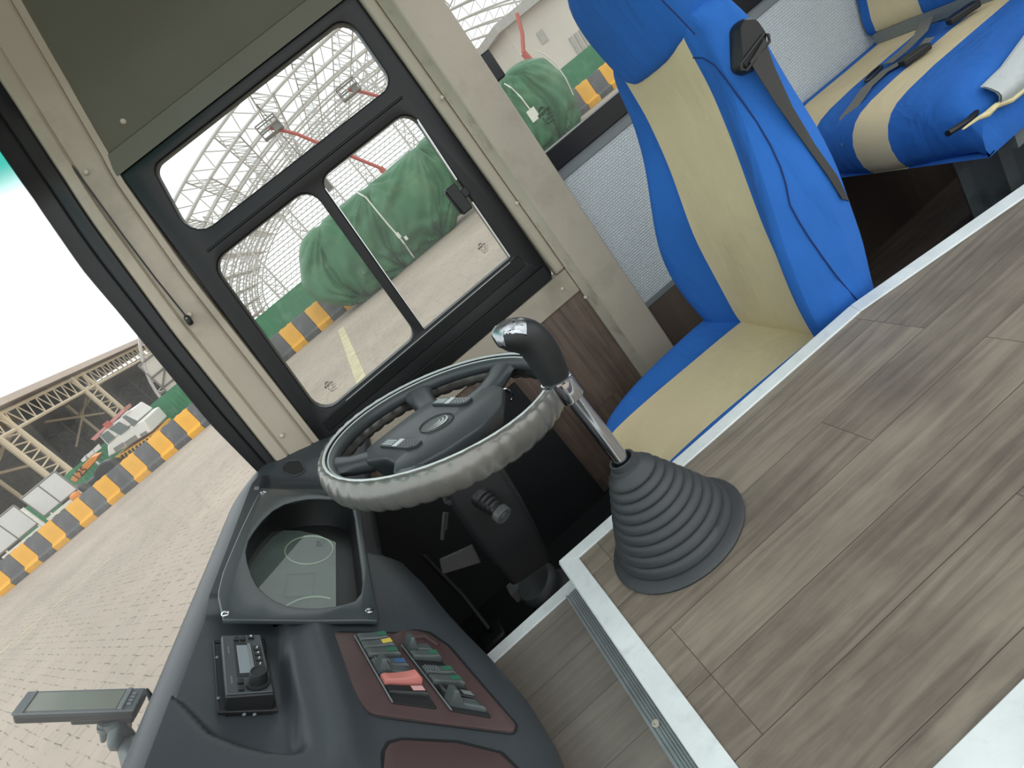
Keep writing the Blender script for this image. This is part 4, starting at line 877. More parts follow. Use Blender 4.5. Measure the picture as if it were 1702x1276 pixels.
# ------------------------------------------------------------------ gear lever
gx, gy = .108, .735
gl = thing('gear_lever', 'tall chrome gear lever with black bent grip and ribbed cone boot', 'gear lever', (gx, gy, ZP))
b = MB(); b.lathe([(.0125, -.53+.65), (.0125, .338), (.0155, .338), (.0155, .352)], (gx, gy, ZP), (0, 0, 1), 20); b.build('rod', M_chrome, gl, smooth=40)
b = MB(); b.lathe([(.0165, .300), (.0175, .302), (.0175, .345), (.0165, .347)], (gx, gy, ZP), (0, 0, 1), 20); b.build('ferrule', M_chrome, gl, smooth=40)
def KP(px, py): return Yp(px, py, gy)
path = [KP(924, 632), KP(915, 612), KP(904, 592), KP(892, 574), KP(878, 561), KP(862, 557), KP(846, 558), KP(832, 562), KP(823, 567)]
rad = [.0205, .0230, .0245, .0250, .0250, .0245, .0225, .0175, .0095]
def resample(P, Rr, n):
    out = []; N = len(P)
    for k in range(n):
        t = k/(n-1)*(N-1); i = min(int(t), N-2); f = t-i
        p0, p1, p2, p3 = P[max(i-1, 0)], P[i], P[i+1], P[min(i+2, N-1)]
        q = .5*((2*p1) + (p2-p0)*f + (2*p0-5*p1+4*p2-p3)*f*f + (-p0+3*p1-3*p2+p3)*f**3)
        out.append((q, lerp(Rr[i], Rr[i+1], f)))
    return [o[0] for o in out], [o[1] for o in out]
P, Rr = resample(path, rad, 26)
b = MB(); b.tube(P, Rr, 20); kn = b.build('grip', M_blackp, gl, smooth=60)
b = MB(); P2, R2_ = P[15:], [r*1.03 for r in Rr[15:]]
rgs = []; 
for i, (p, r) in enumerate(zip(P2, R2_)):
    t = (P2[min(i+1, len(P2)-1)]-P2[max(i-1, 0)]).normalized(); up = V(-.2, -.45, 1); up = (up - t*up.dot(t)).normalized(); s_ = t.cross(up)
    lo_, hi_ = (-40, 16) if i < len(P2)-4 else (-95, 60)
    rgs.append([p + up*(r*math.cos(a)) + s_*(r*math.sin(a)) for a in [math.radians(lo_+(hi_-lo_)*k/12)+.3*noise.noise(V(i*.7, k*.5, 2)) for k in range(13)]])
b.loft(rgs, closed=False, cap=False); tag(b.build('chrome_cap', M_wchrome, kn, smooth=60), 'worn chrome cap on the grip')
b = MB(); a0 = KP(924, 632); dd = (KP(915, 612)-a0).normalized(); b.lathe([(.0212, -.003), (.0228, -.002), (.0228, .001), (.0212, .002)], a0, dd, 24); b.build('grip_ring', M_chrome, kn, smooth=40)
b = MB(); cxb, cyb = Zp(1125, 886, ZP).x, Zp(1125, 886, ZP).y
NB = 9; prb = []; Ht = .140
for i in range(NB):
    t0, t1 = i/NB, (i+1)/NB
    ro, ri = lerp(.098, .031, t0), lerp(.098, .031, t1)
    z0_, z1_ = .012+Ht*t0**.92, .012+Ht*t1**.92
    prb += [(ro-.0015, z0_), (ro+.0012, z0_+.003), (ro+.0012, z0_+.006), (lerp(ro, ri, .45)+.002, lerp(z0_, z1_, .62)), (ri+.004, z1_-.002)]
rg = []
for r, z in [(.113, 0), (.114, .004), (.109, .008), (.100, .010)] + prb + [(.027, .156), (.026, .160), (.0215, .162), (.0205, .172), (.017, .172), (.0165, .155)]:
    f = min(1, z/.16); c0 = V(lerp(cxb, gx, f**.8), lerp(cyb, gy, f**.8), ZP+z+.004*0)
    ex = 1.0
    rg.append([c0 + V(r*math.cos(a)*1.03, r*math.sin(a)*.93, 0) for a in [2*math.pi*k/56 for k in range(56)]])
b.loft(rg); b.build('boot', M_boot, gl, smooth=48)
b = MB(); q = Zp(1213, 872, ZP+.009); b.dome(q, .0035, (0, 0, 1)); tag(b.build('screw', M_chrome, gl), 'small bright screw')
# ------------------------------------------------------------------ the yard outside
ZG = -1.95
def paving():
    mt = bpy.data.materials.new('concrete_block_paving'); mt.use_nodes = True; nt = mt.node_tree; N, L = nt.nodes, nt.links; b = N['Principled BSDF']; b.inputs['Roughness'].default_value = .85
    g = N.new('ShaderNodeNewGeometry')
    rows = N.new('ShaderNodeTexBrick'); rows.inputs['Scale'].default_value = 1; rows.inputs['Brick Width'].default_value = .21; rows.inputs['Row Height'].default_value = .105; rows.inputs['Mortar Size'].default_value = .007; rows.inputs['Mortar Smooth'].default_value = .2
    rows.inputs['Color1'].default_value = lin((160, 146, 131)); rows.inputs['Color2'].default_value = lin((170, 156, 140)); rows.inputs['Mortar'].default_value = lin((104, 94, 83))
    mp = N.new('ShaderNodeMapping'); mp.inputs['Rotation'].default_value = (0, 0, math.radians(46)); L.new(g.outputs['Position'], mp.inputs['Vector'])
    nz = N.new('ShaderNodeTexNoise'); nz.inputs['Scale'].default_value = .35; nz.inputs['Detail'].default_value = 8; L.new(g.outputs['Position'], nz.inputs['Vector'])
    n2_ = N.new('ShaderNodeTexNoise'); n2_.inputs['Scale'].default_value = 5; n2_.inputs['Detail'].default_value = 4; L.new(g.outputs['Position'], n2_.inputs['Vector'])
    wob = N.new('ShaderNodeVectorMath'); wob.operation = 'MULTIPLY_ADD'; wob.inputs[1].default_value = (.05, .05, 0); L.new(n2_.outputs['Color'], wob.inputs[0]); L.new(mp.outputs[0], wob.inputs[2]); L.new(wob.outputs[0], rows.inputs['Vector'])
    rp = N.new('ShaderNodeValToRGB'); rp.color_ramp.elements[0].position = .35; rp.color_ramp.elements[0].color = (.82, .82, .82, 1); rp.color_ramp.elements[1].position = .7; rp.color_ramp.elements[1].color = (1.06, 1.05, 1.04, 1)
    L.new(nz.outputs['Fac'], rp.inputs['Fac'])
    mx = N.new('ShaderNodeMix'); mx.data_type = 'RGBA'; mx.blend_type = 'MULTIPLY'; mx.inputs['Factor'].default_value = 1; th = N.new('ShaderNodeMapRange'); th.inputs['From Min'].default_value = .46; th.inputs['From Max'].default_value = .62; L.new(n2_.outputs['Fac'], th.inputs['Value'])
    m0 = N.new('ShaderNodeMix'); m0.data_type = 'RGBA'; m0.inputs['A'].default_value = lin((165, 151, 136)); L.new(rows.outputs['Color'], m0.inputs['B']); L.new(th.outputs[0], m0.inputs['Factor']); L.new(m0.outputs['Result'], mx.inputs['A']); L.new(rp.outputs['Color'], mx.inputs['B']); L.new(mx.outputs['Result'], b.inputs['Base Color'])
    return mt
b = MB(); b.box((-130, -25, ZG-.2), (130, 220, ZG)); gd = struct(b.build('ground', paving(), smooth=0), 'pale concrete block paving of the yard')
M_line = mat('faded_yellow_paint', (188, 176, 142), .8, var=.2, vscale=3)
def line(p0, p1, w):
    a, c = Zp(*p0, ZG), Zp(*p1, ZG); d = (c-a).normalized(); s = V(-d.y, d.x, 0)*w/2; b = MB(); b.prism([a-s, c-s, c+s, a+s], (0, 0, .004)); return b
tag(line((566, 545), (604, 640), .22).build('road_marking', M_line), 'faded yellow paint line on the paving seen through the driver window', 'marking')
tag(line((-60, 1137), (185, 926), .06).build('road_marking', M_line), 'thin pale paint line on the paving nearer the windscreen barriers', 'marking')
tag(line((-60, 1150), (60, 1040), .05).build('road_marking', M_line), 'second thin pale line on the paving, nearest the monitor', 'marking')
# plastic barriers in a row
M_by = mat('yellow_barrier_plastic', (226, 164, 44), .55, var=.08, vscale=2, dirt=(196, 150, 70), dscale=2)
M_bk = mat('dark_grey_barrier_plastic', (84, 84, 86), .6, var=.12, vscale=3, dirt=(110, 108, 106), dscale=3)
def barrier_mesh(x0, x1, y):
    P = [(0, 0), (-.02, .08), (-.04, .20), (.13, .30), (.20, .92), (.22, .98), (.42, .98), (.44, .92), (.50, .30), (.67, .20), (.65, .08), (.63, 0)]
    b = MB(); rg = []
    for x, s in ((x0+.01, .97), (x0+.03, 1), (x1-.03, 1), (x1-.01, .97)): rg.append([V(x, y + .31+(yy-.31)*s, ZG + z*(1 if z < .5 else (s+1)/2)) for yy, z in P])
    b.loft(rg)
    for k in (.25, .75): x = lerp(x0, x1, k); b.box((x-.05, y+.25, ZG+.975), (x+.05, y+.39, ZG+1.0))
    return b
xs = -17.918; i = 1; W_ = .632; far = {}
side = lambda x: 'seen through the windscreen' if x < -7 else ('seen through the driver window' if x < 3 else 'seen through the passenger window')
names = {-1: 0}
landm = [(-16.8, 'cut by the left edge of the view'), (-15.4, 'under the left white sign board'), (-14.1, 'below the white sign board with the orange lamp'), (-12.9, 'in front of the dark tyre below the orange crane boom'), (-11.6, 'in front of the crane truck chassis'), (-10.3, 'in front of the white crane cab'), (-9.1, 'in front of the green fence, right of the crane cab'), (-7.8, 'beside the windscreen pillar'), (-5, 'left of the tarpaulin load, half veiled by dusty glass'), (-3.8, 'just left of the tarpaulin load'), (-2.6, 'partly behind the left end of the tarpaulin load'), (12.6, 'right of the second tarpaulin load'), (14.5, 'next to the seat headrest')]
while xs < 15.5:
    if not (-1.2 < xs < 10.0):
        yel = i % 2 == 1; col = 'yellow' if yel else 'dark grey'
        lm = min(landm, key=lambda q: abs(q[0]-xs-.3))[1]
        o = barrier_mesh(xs, xs+W_, 23.35).build('traffic_barrier', M_by if yel else M_bk, smooth=30)
        tag(o, f'{col} plastic road barrier {lm}', 'barrier', 'yellow and grey barriers along the fence')
    xs += W_; i += 1
# green fence behind them
M_fence = mat('green_sheet_fence', (40, 116, 76), .6, var=.12, vscale=1.2, dirt=(84, 140, 104), dscale=1.5)
b = MB(); pts = []
x = -20.0
top = []; n = 0
vs0 = []
while x < 19: vs0.append((x, 29.5 + (.03 if n % 2 else 0))); x += .11; n += 1
b.loft([[(x, y, ZG) for x, y in vs0], [(x, y, ZG+1.86) for x, y in vs0]], closed=False, cap=False); b.loft([[(x, y+.03, ZG) for x, y in vs0], [(x, y+.03, ZG+1.86) for x, y in vs0]], closed=False, cap=False)
tag(b.build('sheet_fence', M_fence, smooth=0), 'long green corrugated sheet fence behind the barriers', 'fence')
# tarpaulin loads
M_tarp = mat('green_tarpaulin', (44, 100, 62), .5, var=.16, vscale=1.1, bump=.12, bscale=14, dirt=(92, 128, 90), dscale=.8, spec=.4)
M_rope = mat('white_rope', (214, 212, 200), .8)
def tarp(x0, x1, yc, seed, ties, le=1.2, re=.9, xl=None, xr=None):
    b = MB(); rg = []; NX, NA = 190, 96
    def ridge(q): return 1-abs(noise.noise(q))*2.2
    for i in range(NX):
        t = i/(NX-1); t = t - .12*math.sin(2*math.pi*t)/(2*math.pi)*0; x = lerp(x0, x1, t)
        e0 = min(1, (x-x0)/le); e1 = min(1, (x1-x)/re)
        sy_ = max((1-(1-e0)**2.6)**.5 * (1-(1-e1)**2.6)**.5, .02); sc_ = max((1-(1-e0)**9)**.5 * (1-(1-e1)**9)**.5, .02)
        r = []
        for k in range(NA):
            a = 2*math.pi*k/NA; c_, s_ = math.cos(a), math.sin(a)
            y = 1.10*math.copysign(abs(c_)**.62, c_)*sy_; z = 1.46*math.copysign(abs(s_)**.6, s_)*sc_**.4
            lo = sstep(-.5, -1.46, z); y *= 1 - .3*lo
            q = V(lerp(interp(z-.46, xl), interp(z-.46, xr), t), yc + y, -.46 + z)
            f = 0
            for tx in ties:      # folds run down and outward from the lashings
                dx = (x-tx); dz = z-1.45; rr = math.hypot(dx, dz*.9); an = math.atan2(dx, -dz+.05)
                w = math.exp(-(rr/2.6)**2); f += w*.085*ridge(V(an*3.4+tx, rr*.28, seed))
                rr2 = math.hypot(dx, z+1.3); an2 = math.atan2(dx, z+1.35); f += math.exp(-(rr2/1.3)**2)*.10*ridge(V(an2*3.2+tx, rr2*.3, seed+9))
            f += .07*ridge(V(x*.55+z*.25, z*1.9-x*.4, seed+3))*sstep(1.3, .4, z) + .05*noise.noise(V(x*.7, y, z*.7+seed))
            f += .05*ridge(V(x*.5+.3*z, z*3.6+x*.9, seed+6))*sstep(.9, 0, z)
            d = min(abs(x-tx) for tx in ties); f -= .13*math.exp(-(d/.22)**2)
            q += V(0, c_ if c_ < 0 else .3*c_, s_)*f*1.7*(.4+.6*sy_)*(1-.75*sstep(.55, .95, s_))
            q.z = max(q.z, ZG+.01); r.append(q)
        rg.append(r)
    b.loft(rg); global TB
    TB = BVHTree.FromPolygons([tuple(p) for p in b.v], b.f); return b
t1 = thing('tarpaulin_load', 'large green tarpaulin-covered load seen through the driver window', 'covered load', (1.6, 22.2, ZG), 'green tarpaulin loads in the yard')
tarp(-2.3, 5.2, 22.15, 1., [-1.2, 1.3, 4.0], 1.3, 1.0, [(-1.95, -.8), (-1.54, -1.5), (-.87, -2.0), (-.24, -2.0), (.58, -1.45), (1.05, -1.0)], [(-1.95, 3.6), (-1.3, 4.3), (-.5, 5.1), (1, 5.2)]).build('tarpaulin', M_tarp, t1, smooth=70)
TB1 = TB
t2 = thing('tarpaulin_load', 'rounded green tarpaulin-covered load seen through the passenger window', 'covered load', (7.7, 22.2, ZG), 'green tarpaulin loads in the yard')
tarp(5.3, 10.3, 22.15, 5., [7.4, 8.8], .8, 1.6, [(-2, 5.3), (1, 5.3)], [(-2, 10.1), (-.5, 10.3), (.6, 10.0), (1.05, 9.4)]).build('tarpaulin', M_tarp, t2, smooth=70)
def rope(P, parent, r=.03):
    b = MB(); b.tube(P, r, 6); tag(b.build('rope', M_rope, parent), 'white lashing rope')
def dense(L): return [(lerp(x0, x1, k/6), lerp(y0, y1, k/6)) for (x0, y0), (x1, y1) in zip(L, L[1:]) for k in range(6)] + [L[-1]]
rope([onto(TB1, x, y, .03, 21.5) for x, y in dense([(594, 320), (608, 328), (622, 345), (645, 373), (662, 392), (672, 405), (688, 428)])], t1)
rope([onto(TB, x, y, .03, 21.5) for x, y in dense([(838, 139), (850, 146), (866, 162), (884, 186)])], t2); rope([onto(TB, x, y, .03, 21.5) for x, y in dense([(890, 84), (905, 90), (922, 104), (940, 130), (953, 158)])], t2, .022)
b = MB(); q = onto(TB, 886, 190, .06, 21); b.box((q.x-.17, q.y-.01, q.z-.22), (q.x+.17, q.y+.01, q.z+.2)); tag(b.build('tag', M_rope, t2), 'white paper tag')
b = MB(); q = onto(TB1, 662, 391, .05, 21); b.box((q.x-.06, q.y-.02, q.z-.1), (q.x+.06, q.y+.02, q.z+.1)); b.box((q.x+.1, q.y-.02, q.z-.3), (q.x+.2, q.y+.02, q.z-.16)); tag(b.build('tag', M_rope, t1), 'small pale tags on the rope')
M_conc = mat('grey_block', (120, 116, 112), .8)
b = MB(); b.box((3.9, 24.3, ZG), (5.2, 25.1, ZG+.42)); tag(b.build('support_block', M_conc, None), 'low grey concrete block beside the right end of the first tarpaulin load', 'block')
# ------------------------------------------------------------------ white space-frame hangar
M_steel = mat('white_painted_steel', (196, 190, 184), .5, var=.05, vscale=.5)
EX, EZ, EA, EB, ET = 18.0, -1.8, 40.5, 18.0, 1.55
def EP(a, off=0): return EX - (EA-off)*math.cos(a), EZ + (EB-off)*math.sin(a)
def arch(y, seg=46, n=5):
    b = MB(); O_, I_ = [], []
    for k in range(seg+1):
        a = math.pi*.86*k/seg; x, z = EP(a); O_.append(V(x, y, max(z, ZG))); x, z = EP(a, ET); I_.append(V(x, y+.4, max(z, ZG)))
    b.tube(O_, .15, 6); b.tube(I_, .15, 6)
    for k in range(seg): b.bar(O_[k], lerp(I_[k], I_[k+1], .5), .06, n); b.bar(lerp(I_[k], I_[k+1], .5), O_[k+1], .06, n)
    return b
base_arch = None
for j in range(11):
    y = 60 + j*7.5
    if j == 0:
        o = tag(arch(y).build('roof_arch', M_steel, smooth=0), 'nearest white steel lattice arch of the open hangar frame', 'roof truss', 'arches of the white hangar frame'); base_arch = o
    else:
        o = base_arch.copy(); COL.objects.link(o); o.location = base_arch.location + V(0, j*7.5, 0)
        o['label'] = 'white steel lattice arch farther back in the open hangar frame'
for j, a in enumerate([.10+.135*k for k in range(14)]):
    b = MB(); x, z = EP(a); xi, zi = EP(a+.03, ET); ys = [60+2.5*k for k in range(31)]
    b.bar((x, 60, z), (x, 135, z), .09, 5); b.bar((xi, 60, zi), (xi, 135, zi), .09, 5)
    for k in range(30): b.bar((x, ys[k], z), (xi, (ys[k]+ys[k+1])/2, zi), .05, 4); b.bar((xi, (ys[k]+ys[k+1])/2, zi), (x, ys[k+1], z), .05, 4)
    tag(b.build('roof_purlin', M_steel, smooth=0), 'white lattice purlin running back between the hangar arches', 'roof truss', 'purlins of the white hangar frame')
for j, (x, y) in enumerate(((-8, 66), (-2.5, 74), (3, 70), (8.5, 82), (14, 72), (20, 84), (27, 76), (33, 70))):
    b = MB(); h = interp(x, [(-22.5, -1.8), (-16, 8), (-8, 11.5), (0, 13.5), (18, 15.6), (36, 13.9)])-1.2; w = .55
    for sx in (-w, w): b.bar((x+sx, y, ZG), (x+sx, y, h), .12, 6)
    n = 10
    for k in range(n): z0_, z1_ = lerp(ZG, h, k/n), lerp(ZG, h, (k+1)/n); b.bar((x-w, y, z0_), (x+w, y, z1_), .05, 4); b.bar((x+w, y, z0_), (x-w, y, z1_), .05, 4)
    tag(b.build('hangar_column', M_steel, smooth=0), 'white lattice column standing under the hangar arches', 'column', 'columns of the white hangar frame')
for j in range(8):
    b = MB(); z = -.5 + j*1.75; y = 137 + (j % 2)*.5; n = 60
    for dz in (0, .95): b.bar((-24, y, z+dz), (58, y, z+dz), .10, 4)
    for k in range(n): x0_, x1_ = -24+82*k/n, -24+82*(k+1)/n; b.bar((x0_, y, z), ((x0_+x1_)/2, y, z+.95), .06, 4); b.bar(((x0_+x1_)/2, y, z+.95), (x1_, y, z), .06, 4)
    tag(b.build('wall_girt', M_steel, smooth=0), 'long white lattice girt at the far end of the hangar frame', 'roof truss', 'far girts of the white hangar frame')
# boom lifts with red arms
M_red = mat('red_lift_paint', (178, 78, 64), .5, var=.08); M_lgrey = mat('lift_grey', (120, 116, 110), .5)
def lift(pts, y, lab, basket):
    P = [Yp(px, py, y) for px, py in pts]; o = thing('boom_lift', lab, 'boom lift', (P[-1].x, y, ZG), 'red boom lifts inside the hangar')
    for a_, c_ in zip(P, P[1:]):
        b = MB(); b.bar(a_, c_, .15, 4); b.build('arm', M_red, o, smooth=0)
    b = MB(); b.bar(P[-1], (P[-1].x+.5, y, ZG+1.2), .25, 4); b.box((P[-1].x-1.2, y-1, ZG+.5), (P[-1].x+1.6, y+1, ZG+1.5)); b.build('chassis', M_red, o, smooth=0)
    for sx in (-.8, 1.2): b = MB(); b.lathe([(.5, 0), (.5, .4)], (P[-1].x+sx, y-1.2, ZG+.5), (0, 1, 0), 14); b.build('wheel', M_blackp, o)
    if basket:
        q = P[0]; b = MB(); w, h = .9, .55
        for sx in (-w, w):
            for sy in (-.5, .5): b.bar(q+V(sx, sy, -h), q+V(sx, sy, h), .06, 4)
        for z in (-h, 0, h):
            for sy in (-.5, .5): b.bar(q+V(-w, sy, z), q+V(w, sy, z), .06, 4)
            for sx in (-w, w): b.bar(q+V(sx, -.5, z), q+V(sx, .5, z), .06, 4)
        b.box(q+V(-w, -.5, -h-.05), q+V(w, .5, -h)); b.box(q+V(.2, -.3, -h), q+V(.8, .3, .1)); b.build('basket', M_lgrey, o, smooth=0)
lift([(448, 212), (492, 222), (535, 240), (600, 266), (632, 279)], 54, 'red boom lift reaching its basket to the nearest hangar arch', True)
lift([(579, 149), (600, 152), (636, 162), (700, 195)], 58, 'red boom lift near the top right corner of the driver window', True)
lift([(859, 22), (868, 55), (870, 88)], 43, 'red boom lift seen through the passenger window', False)
b = MB(); q = Yp(541, 310, 57); b.box((q.x-.5, 57, q.z-.5), (q.x+.5, 57.15, q.z+.5)); b.bar((q.x, 57.1, q.z), (q.x, 57.1, 13), .04, 4); b.bar((q.x, 57.1, 13), (q.x, 60.0, 13.1), .05, 4)
tag(b.build('sign_plate', mat('dark_plate', (104, 98, 92), .6)), 'small square grey plate hanging in the hangar frame', 'plate')
# pale building behind the second load
M_bld = mat('pale_cladding', (206, 198, 186), .7, var=.05, vscale=.4); M_bld2 = mat('grey_cladding', (168, 164, 158), .7, var=.1, vscale=2)
bl = thing('warehouse', 'pale clad warehouse behind the second tarpaulin load', 'building', (26, 50, ZG))
a0, a1 = Yp(880, 62, 46), Yp(960, -30, 46)
b = MB(); b.box((19.5, 46, ZG), (44, 62, 4.6)); b.build('walls', M_bld, bl, smooth=0)
b = MB(); b.prism([(18.6, 45, 4.4), (45, 45, 4.4), (45, 45, 5.6), (18.6, 45, 5.0)], (0, 18, 0)); b.build('roof', M_bld2, bl, smooth=0)
b = MB()
for k in range(5): b.box((23.4+k*.5, 45.9, ZG), (23.7+k*.5, 46.05, 1.2))
b.build('shutter', M_bld2, bl, smooth=0)
b = MB(); b.box((21.4, 45.93, 2.0), (22.0, 46.02, 2.9)); b.build('wall_panel', M_bld2, bl)
# ------------------------------------------------------------------ cream steel shed on the left
M_cs = mat('cream_steel', (206, 188, 158), .55, var=.06, vscale=.6); M_hazed_lining = mat('haze_lightened_lining', (132, 130, 126), .9, var=.2, vscale=.7, dirt=(150, 148, 144), dscale=.6); M_sroof = mat('shed_roof', (196, 178, 164), .6, var=.06)  # lining colour lightened to carry the haze over the shed interior
sh = thing('open_shed', 'open cream steel shed with lattice columns left of the hangar', 'building', (-36, 62, ZG))
XS, HE = -25.3, 5.75
b = MB(); b.prism([(XS+.7, 30, HE+.25), (XS+.7, 118, HE-.35), (XS+.7, 118, HE+.1), (XS+.7, 30, HE+.75)], (-.3, 0, 0)); b.prism([(XS+.6, 30, HE+.75), (XS+.6, 118, HE+.1), (-58, 118, HE+4), (-58, 30, HE+4.6)], (0, 0, -.15)); b.build('roof', M_sroof, sh, smooth=0)
b = MB(); b.box((-58, 30, ZG), (-52, 118, HE+3)); b.box((-56, 117, ZG), (XS-6, 118, HE)); b.build('lining', M_hazed_lining, sh, smooth=0)
b = MB(); b.box((-52, 30, HE-.9), (XS-4, 117, HE-.75)); b.build('ceiling_sheet', M_hazed_lining, sh, smooth=0)
b = MB()
for z in (HE-.1, HE-1.5): b.bar((XS, 30, z), (XS, 112, z-.35), .14, 6)
n = 58
for k in range(n): y0, y1 = 30+82*k/n, 30+82*(k+1)/n; b.bar((XS, y0, HE-.1), (XS, (y0+y1)/2, HE-1.55), .06, 4); b.bar((XS, (y0+y1)/2, HE-1.55), (XS, y1, HE-.1), .06, 4)
b.build('eave_truss', M_cs, sh, smooth=0)
for y in (32.5, 44.0, 57.5, 74.5, 96):
    b = MB()
    for d in (0, 2.2): b.bar((XS, y+d, ZG), (XS, y+d, HE-.1), .22 if y < 60 else .18, 8)
    n = 8
    for k in range(n): z0_, z1_ = lerp(ZG, HE-1.6, k/n), lerp(ZG, HE-1.6, (k+1)/n); zm = (z0_+z1_)/2; b.bar((XS, y, z0_), (XS, y+2.2, zm), .06, 4); b.bar((XS, y+2.2, zm), (XS, y, z1_), .06, 4)
    b.build('column', M_cs, sh, smooth=0)
for y in (50, 66):
    b = MB(); b.bar((XS-6, y, HE-1), (XS-6, y+.1, ZG), .16, 6); b.bar((XS, y-4, HE-1.5), (XS-6, y, HE-2.4), .13, 6); b.bar((XS-6, y-5, HE-1.3), (XS-6, y+4, HE-3.6), .13, 6); b.bar((XS-6, y+4, HE-1.3), (XS-6, y-5, HE-4.6), .1, 6); b.build('inner_brace', M_cs, sh, smooth=0)
b = MB()
for k in range(9):
    y = 40+k*8; b.bar((-40, y, ZG), (-40, y, HE-1), .12, 5)
    for q in range(6): b.bar((-40, y, ZG+q), (-40, y+4, ZG+q+1.2), .05, 4); b.bar((-40, y+4, ZG+q+1.2), (-40, y+8, ZG+q), .05, 4)
b.build('inner_frame', mat('grey_inner_steel', (128, 124, 118), .6), sh, smooth=0)
# white clad block and red lattice behind the fence
b = MB(); bw = thing('clad_block', 'white clad block with dark frame beyond the green fence', 'building', Yp(222, 650, 60)*1.0 + V(0, 0, 0))
q0, q1, q2_, q3 = Yp(178, 655, 60), Yp(222, 600, 60), Yp(262, 665, 60), Yp(222, 700, 60)
b = MB(); x0, x1 = Yp(190, 640, 60).x, Yp(252, 640, 60).x; b.box((-21.5, 60, ZG), (-16.2, 66, 3.1)); b.build('walls', M_bld, bw, smooth=0)
b = MB()
for x in (-21.5, -19.7, -18, -16.2): b.bar((x, 59.9, ZG), (x, 59.9, 3.1), .08, 4)
for z in (.3, 1.6, 3.1): b.bar((-21.5, 59.9, z), (-16.2, 59.9, z), .08, 4)
b.bar((-21.5, 59.8, .3), (-18, 59.8, 3.1), .08, 4); b.bar((-18, 59.8, 3.1), (-16.2, 59.8, 1.2), .08, 4); b.build('frame', M_lgrey, bw, smooth=0)
M_pk = mat('faded_red_steel', (190, 126, 120), .6, var=.2, vscale=1)
b = MB(); random.seed(3)
for k in range(7):
    x = -15.4+k*.62
    b.bar((x, 62, ZG), (x, 62, 2.6-.1*k), .09, 4); b.bar((x, 62, -1+k*.3), (x+.62, 62, 0+k*.3), .08, 4); b.bar((x, 62, 2-.15*k), (x+.62, 62, 1.2), .08, 4); b.bar((x, 62, .6), (x+.62, 62, .5), .1, 4)
tag(b.build('steel_stack', M_pk, None, smooth=0), 'faded red steel lattice beyond the fence beside the windscreen pillar', 'steel frame')
# crane truck behind the barriers
M_tw = mat('white_truck_paint', (214, 210, 202), .4, var=.04); M_tg = mat('truck_window', (86, 98, 96), .15, var=.1); M_or = mat('orange_crane_paint', (226, 140, 58), .5, var=.06)
YT = 26.2
ct = thing('crane_truck', 'white crane truck cab with dark windows behind the yellow barriers', 'truck', (-13, YT, ZG))
def TP(px, py, y=YT): return Yp(px, py, y)
b = MB(); b.prism([TP(x, y) for x, y in ((180, 760), (254, 716), (238, 698), (205, 714), (192, 728), (178, 741))], (0, 2.2, 0)); b.build('cab_body', M_tw, ct, bevel=.05)
b = MB(); b.prism([TP(x, y) for x, y in ((162, 722), (180, 708), (199, 695), (207, 689), (228, 701), (205, 714), (192, 728), (179, 741))], (0, 2.2, 0)); b.build('cab_top', M_tw, ct, bevel=.05)
for P_ in (((166, 724), (178, 716), (191, 727), (179, 737)), ((181, 713), (197, 701), (216, 711), (200, 723))):
    b = MB(); b.prism([TP(x, y, YT-.04) for x, y in P_], (0, .05, 0)); b.build('window', M_tg, ct, smooth=0)
b = MB(); b.prism([TP(x, y, YT-.04) for x, y in ((203, 693), (208, 690), (228, 700), (222, 709))], (0, .05, 0)); b.build('window', M_tg, ct, smooth=0)
for P_ in (((206, 735), (224, 723), (229, 730), (211, 742)), ((232, 722), (242, 716), (245, 721), (235, 727)), ((188, 745), (204, 735), (207, 741), (192, 751))):
    b = MB(); b.prism([TP(x, y, YT-.03) for x, y in P_], (0, .05, 0)); b.build('panel', M_lgrey, ct, smooth=0)
b = MB(); b.prism([TP(x, y) for x, y in ((185, 765), (258, 718), (266, 728), (196, 778))], (0, 2.2, 0)); b.build('chassis', M_by, ct, bevel=.02)
b = MB()
for k in range(9):
    t = k/9; p0, p1 = (lerp(200, 254, t), lerp(757, 722, t)), (lerp(207, 261, t), lerp(768, 731, t))
    b.prism([TP(p0[0], p0[1], YT-.02), TP(p0[0]+3, p0[1]-2, YT-.02), TP(p1[0]+(2 if k % 2 else 5), p1[1]-(1 if k % 2 else 4), YT-.02), TP(p1[0]-1, p1[1]+.5, YT-.02)], (0, .03, 0))
b.build('hazard_marks', M_blackp, ct, smooth=0)
b = MB(); b.prism([TP(x, y) for x, y in ((150, 730), (175, 707), (205, 678), (208, 683), (180, 710), (158, 732))], (0, .8, 0)); b.build('jib', M_pk, ct, smooth=0)
b = MB(); q = TP(178, 706, YT-.1); b.box(q-V(.12, 0, .12), q+V(.12, .1, .12)); tag(b.build('beacon', M_red, ct), 'red beacon')
for px, py in ((133, 832), (178, 782)):
    b = MB(); q = TP(px, py, 25.6); b.lathe([(.30, -.02), (.62, 0), (.68, .06), (.68, .4), (.6, .45)], V(q.x, 25.5, ZG+.68), (0, 1, 0), 24); b.build('tyre', M_blackp, ct, smooth=40)
b = MB(); b.prism([TP(x, y, 26.2) for x, y in ((128, 815), (185, 770), (205, 775), (165, 815), (140, 840))], (0, 1.5, 0)); b.build('underframe', M_bk, ct, bevel=.03)
oa = thing('lifting_boom', 'orange crane boom numbered 125 left of the white cab', 'crane arm', TP(140, 785, 26.6))
b = MB(); b.prism([TP(x, y, 26.6) for x, y in ((117, 797), (124, 787), (150, 760), (163, 757), (160, 765), (126, 802))], (0, .5, 0)); b.build('boom', M_or, oa, bevel=.02)
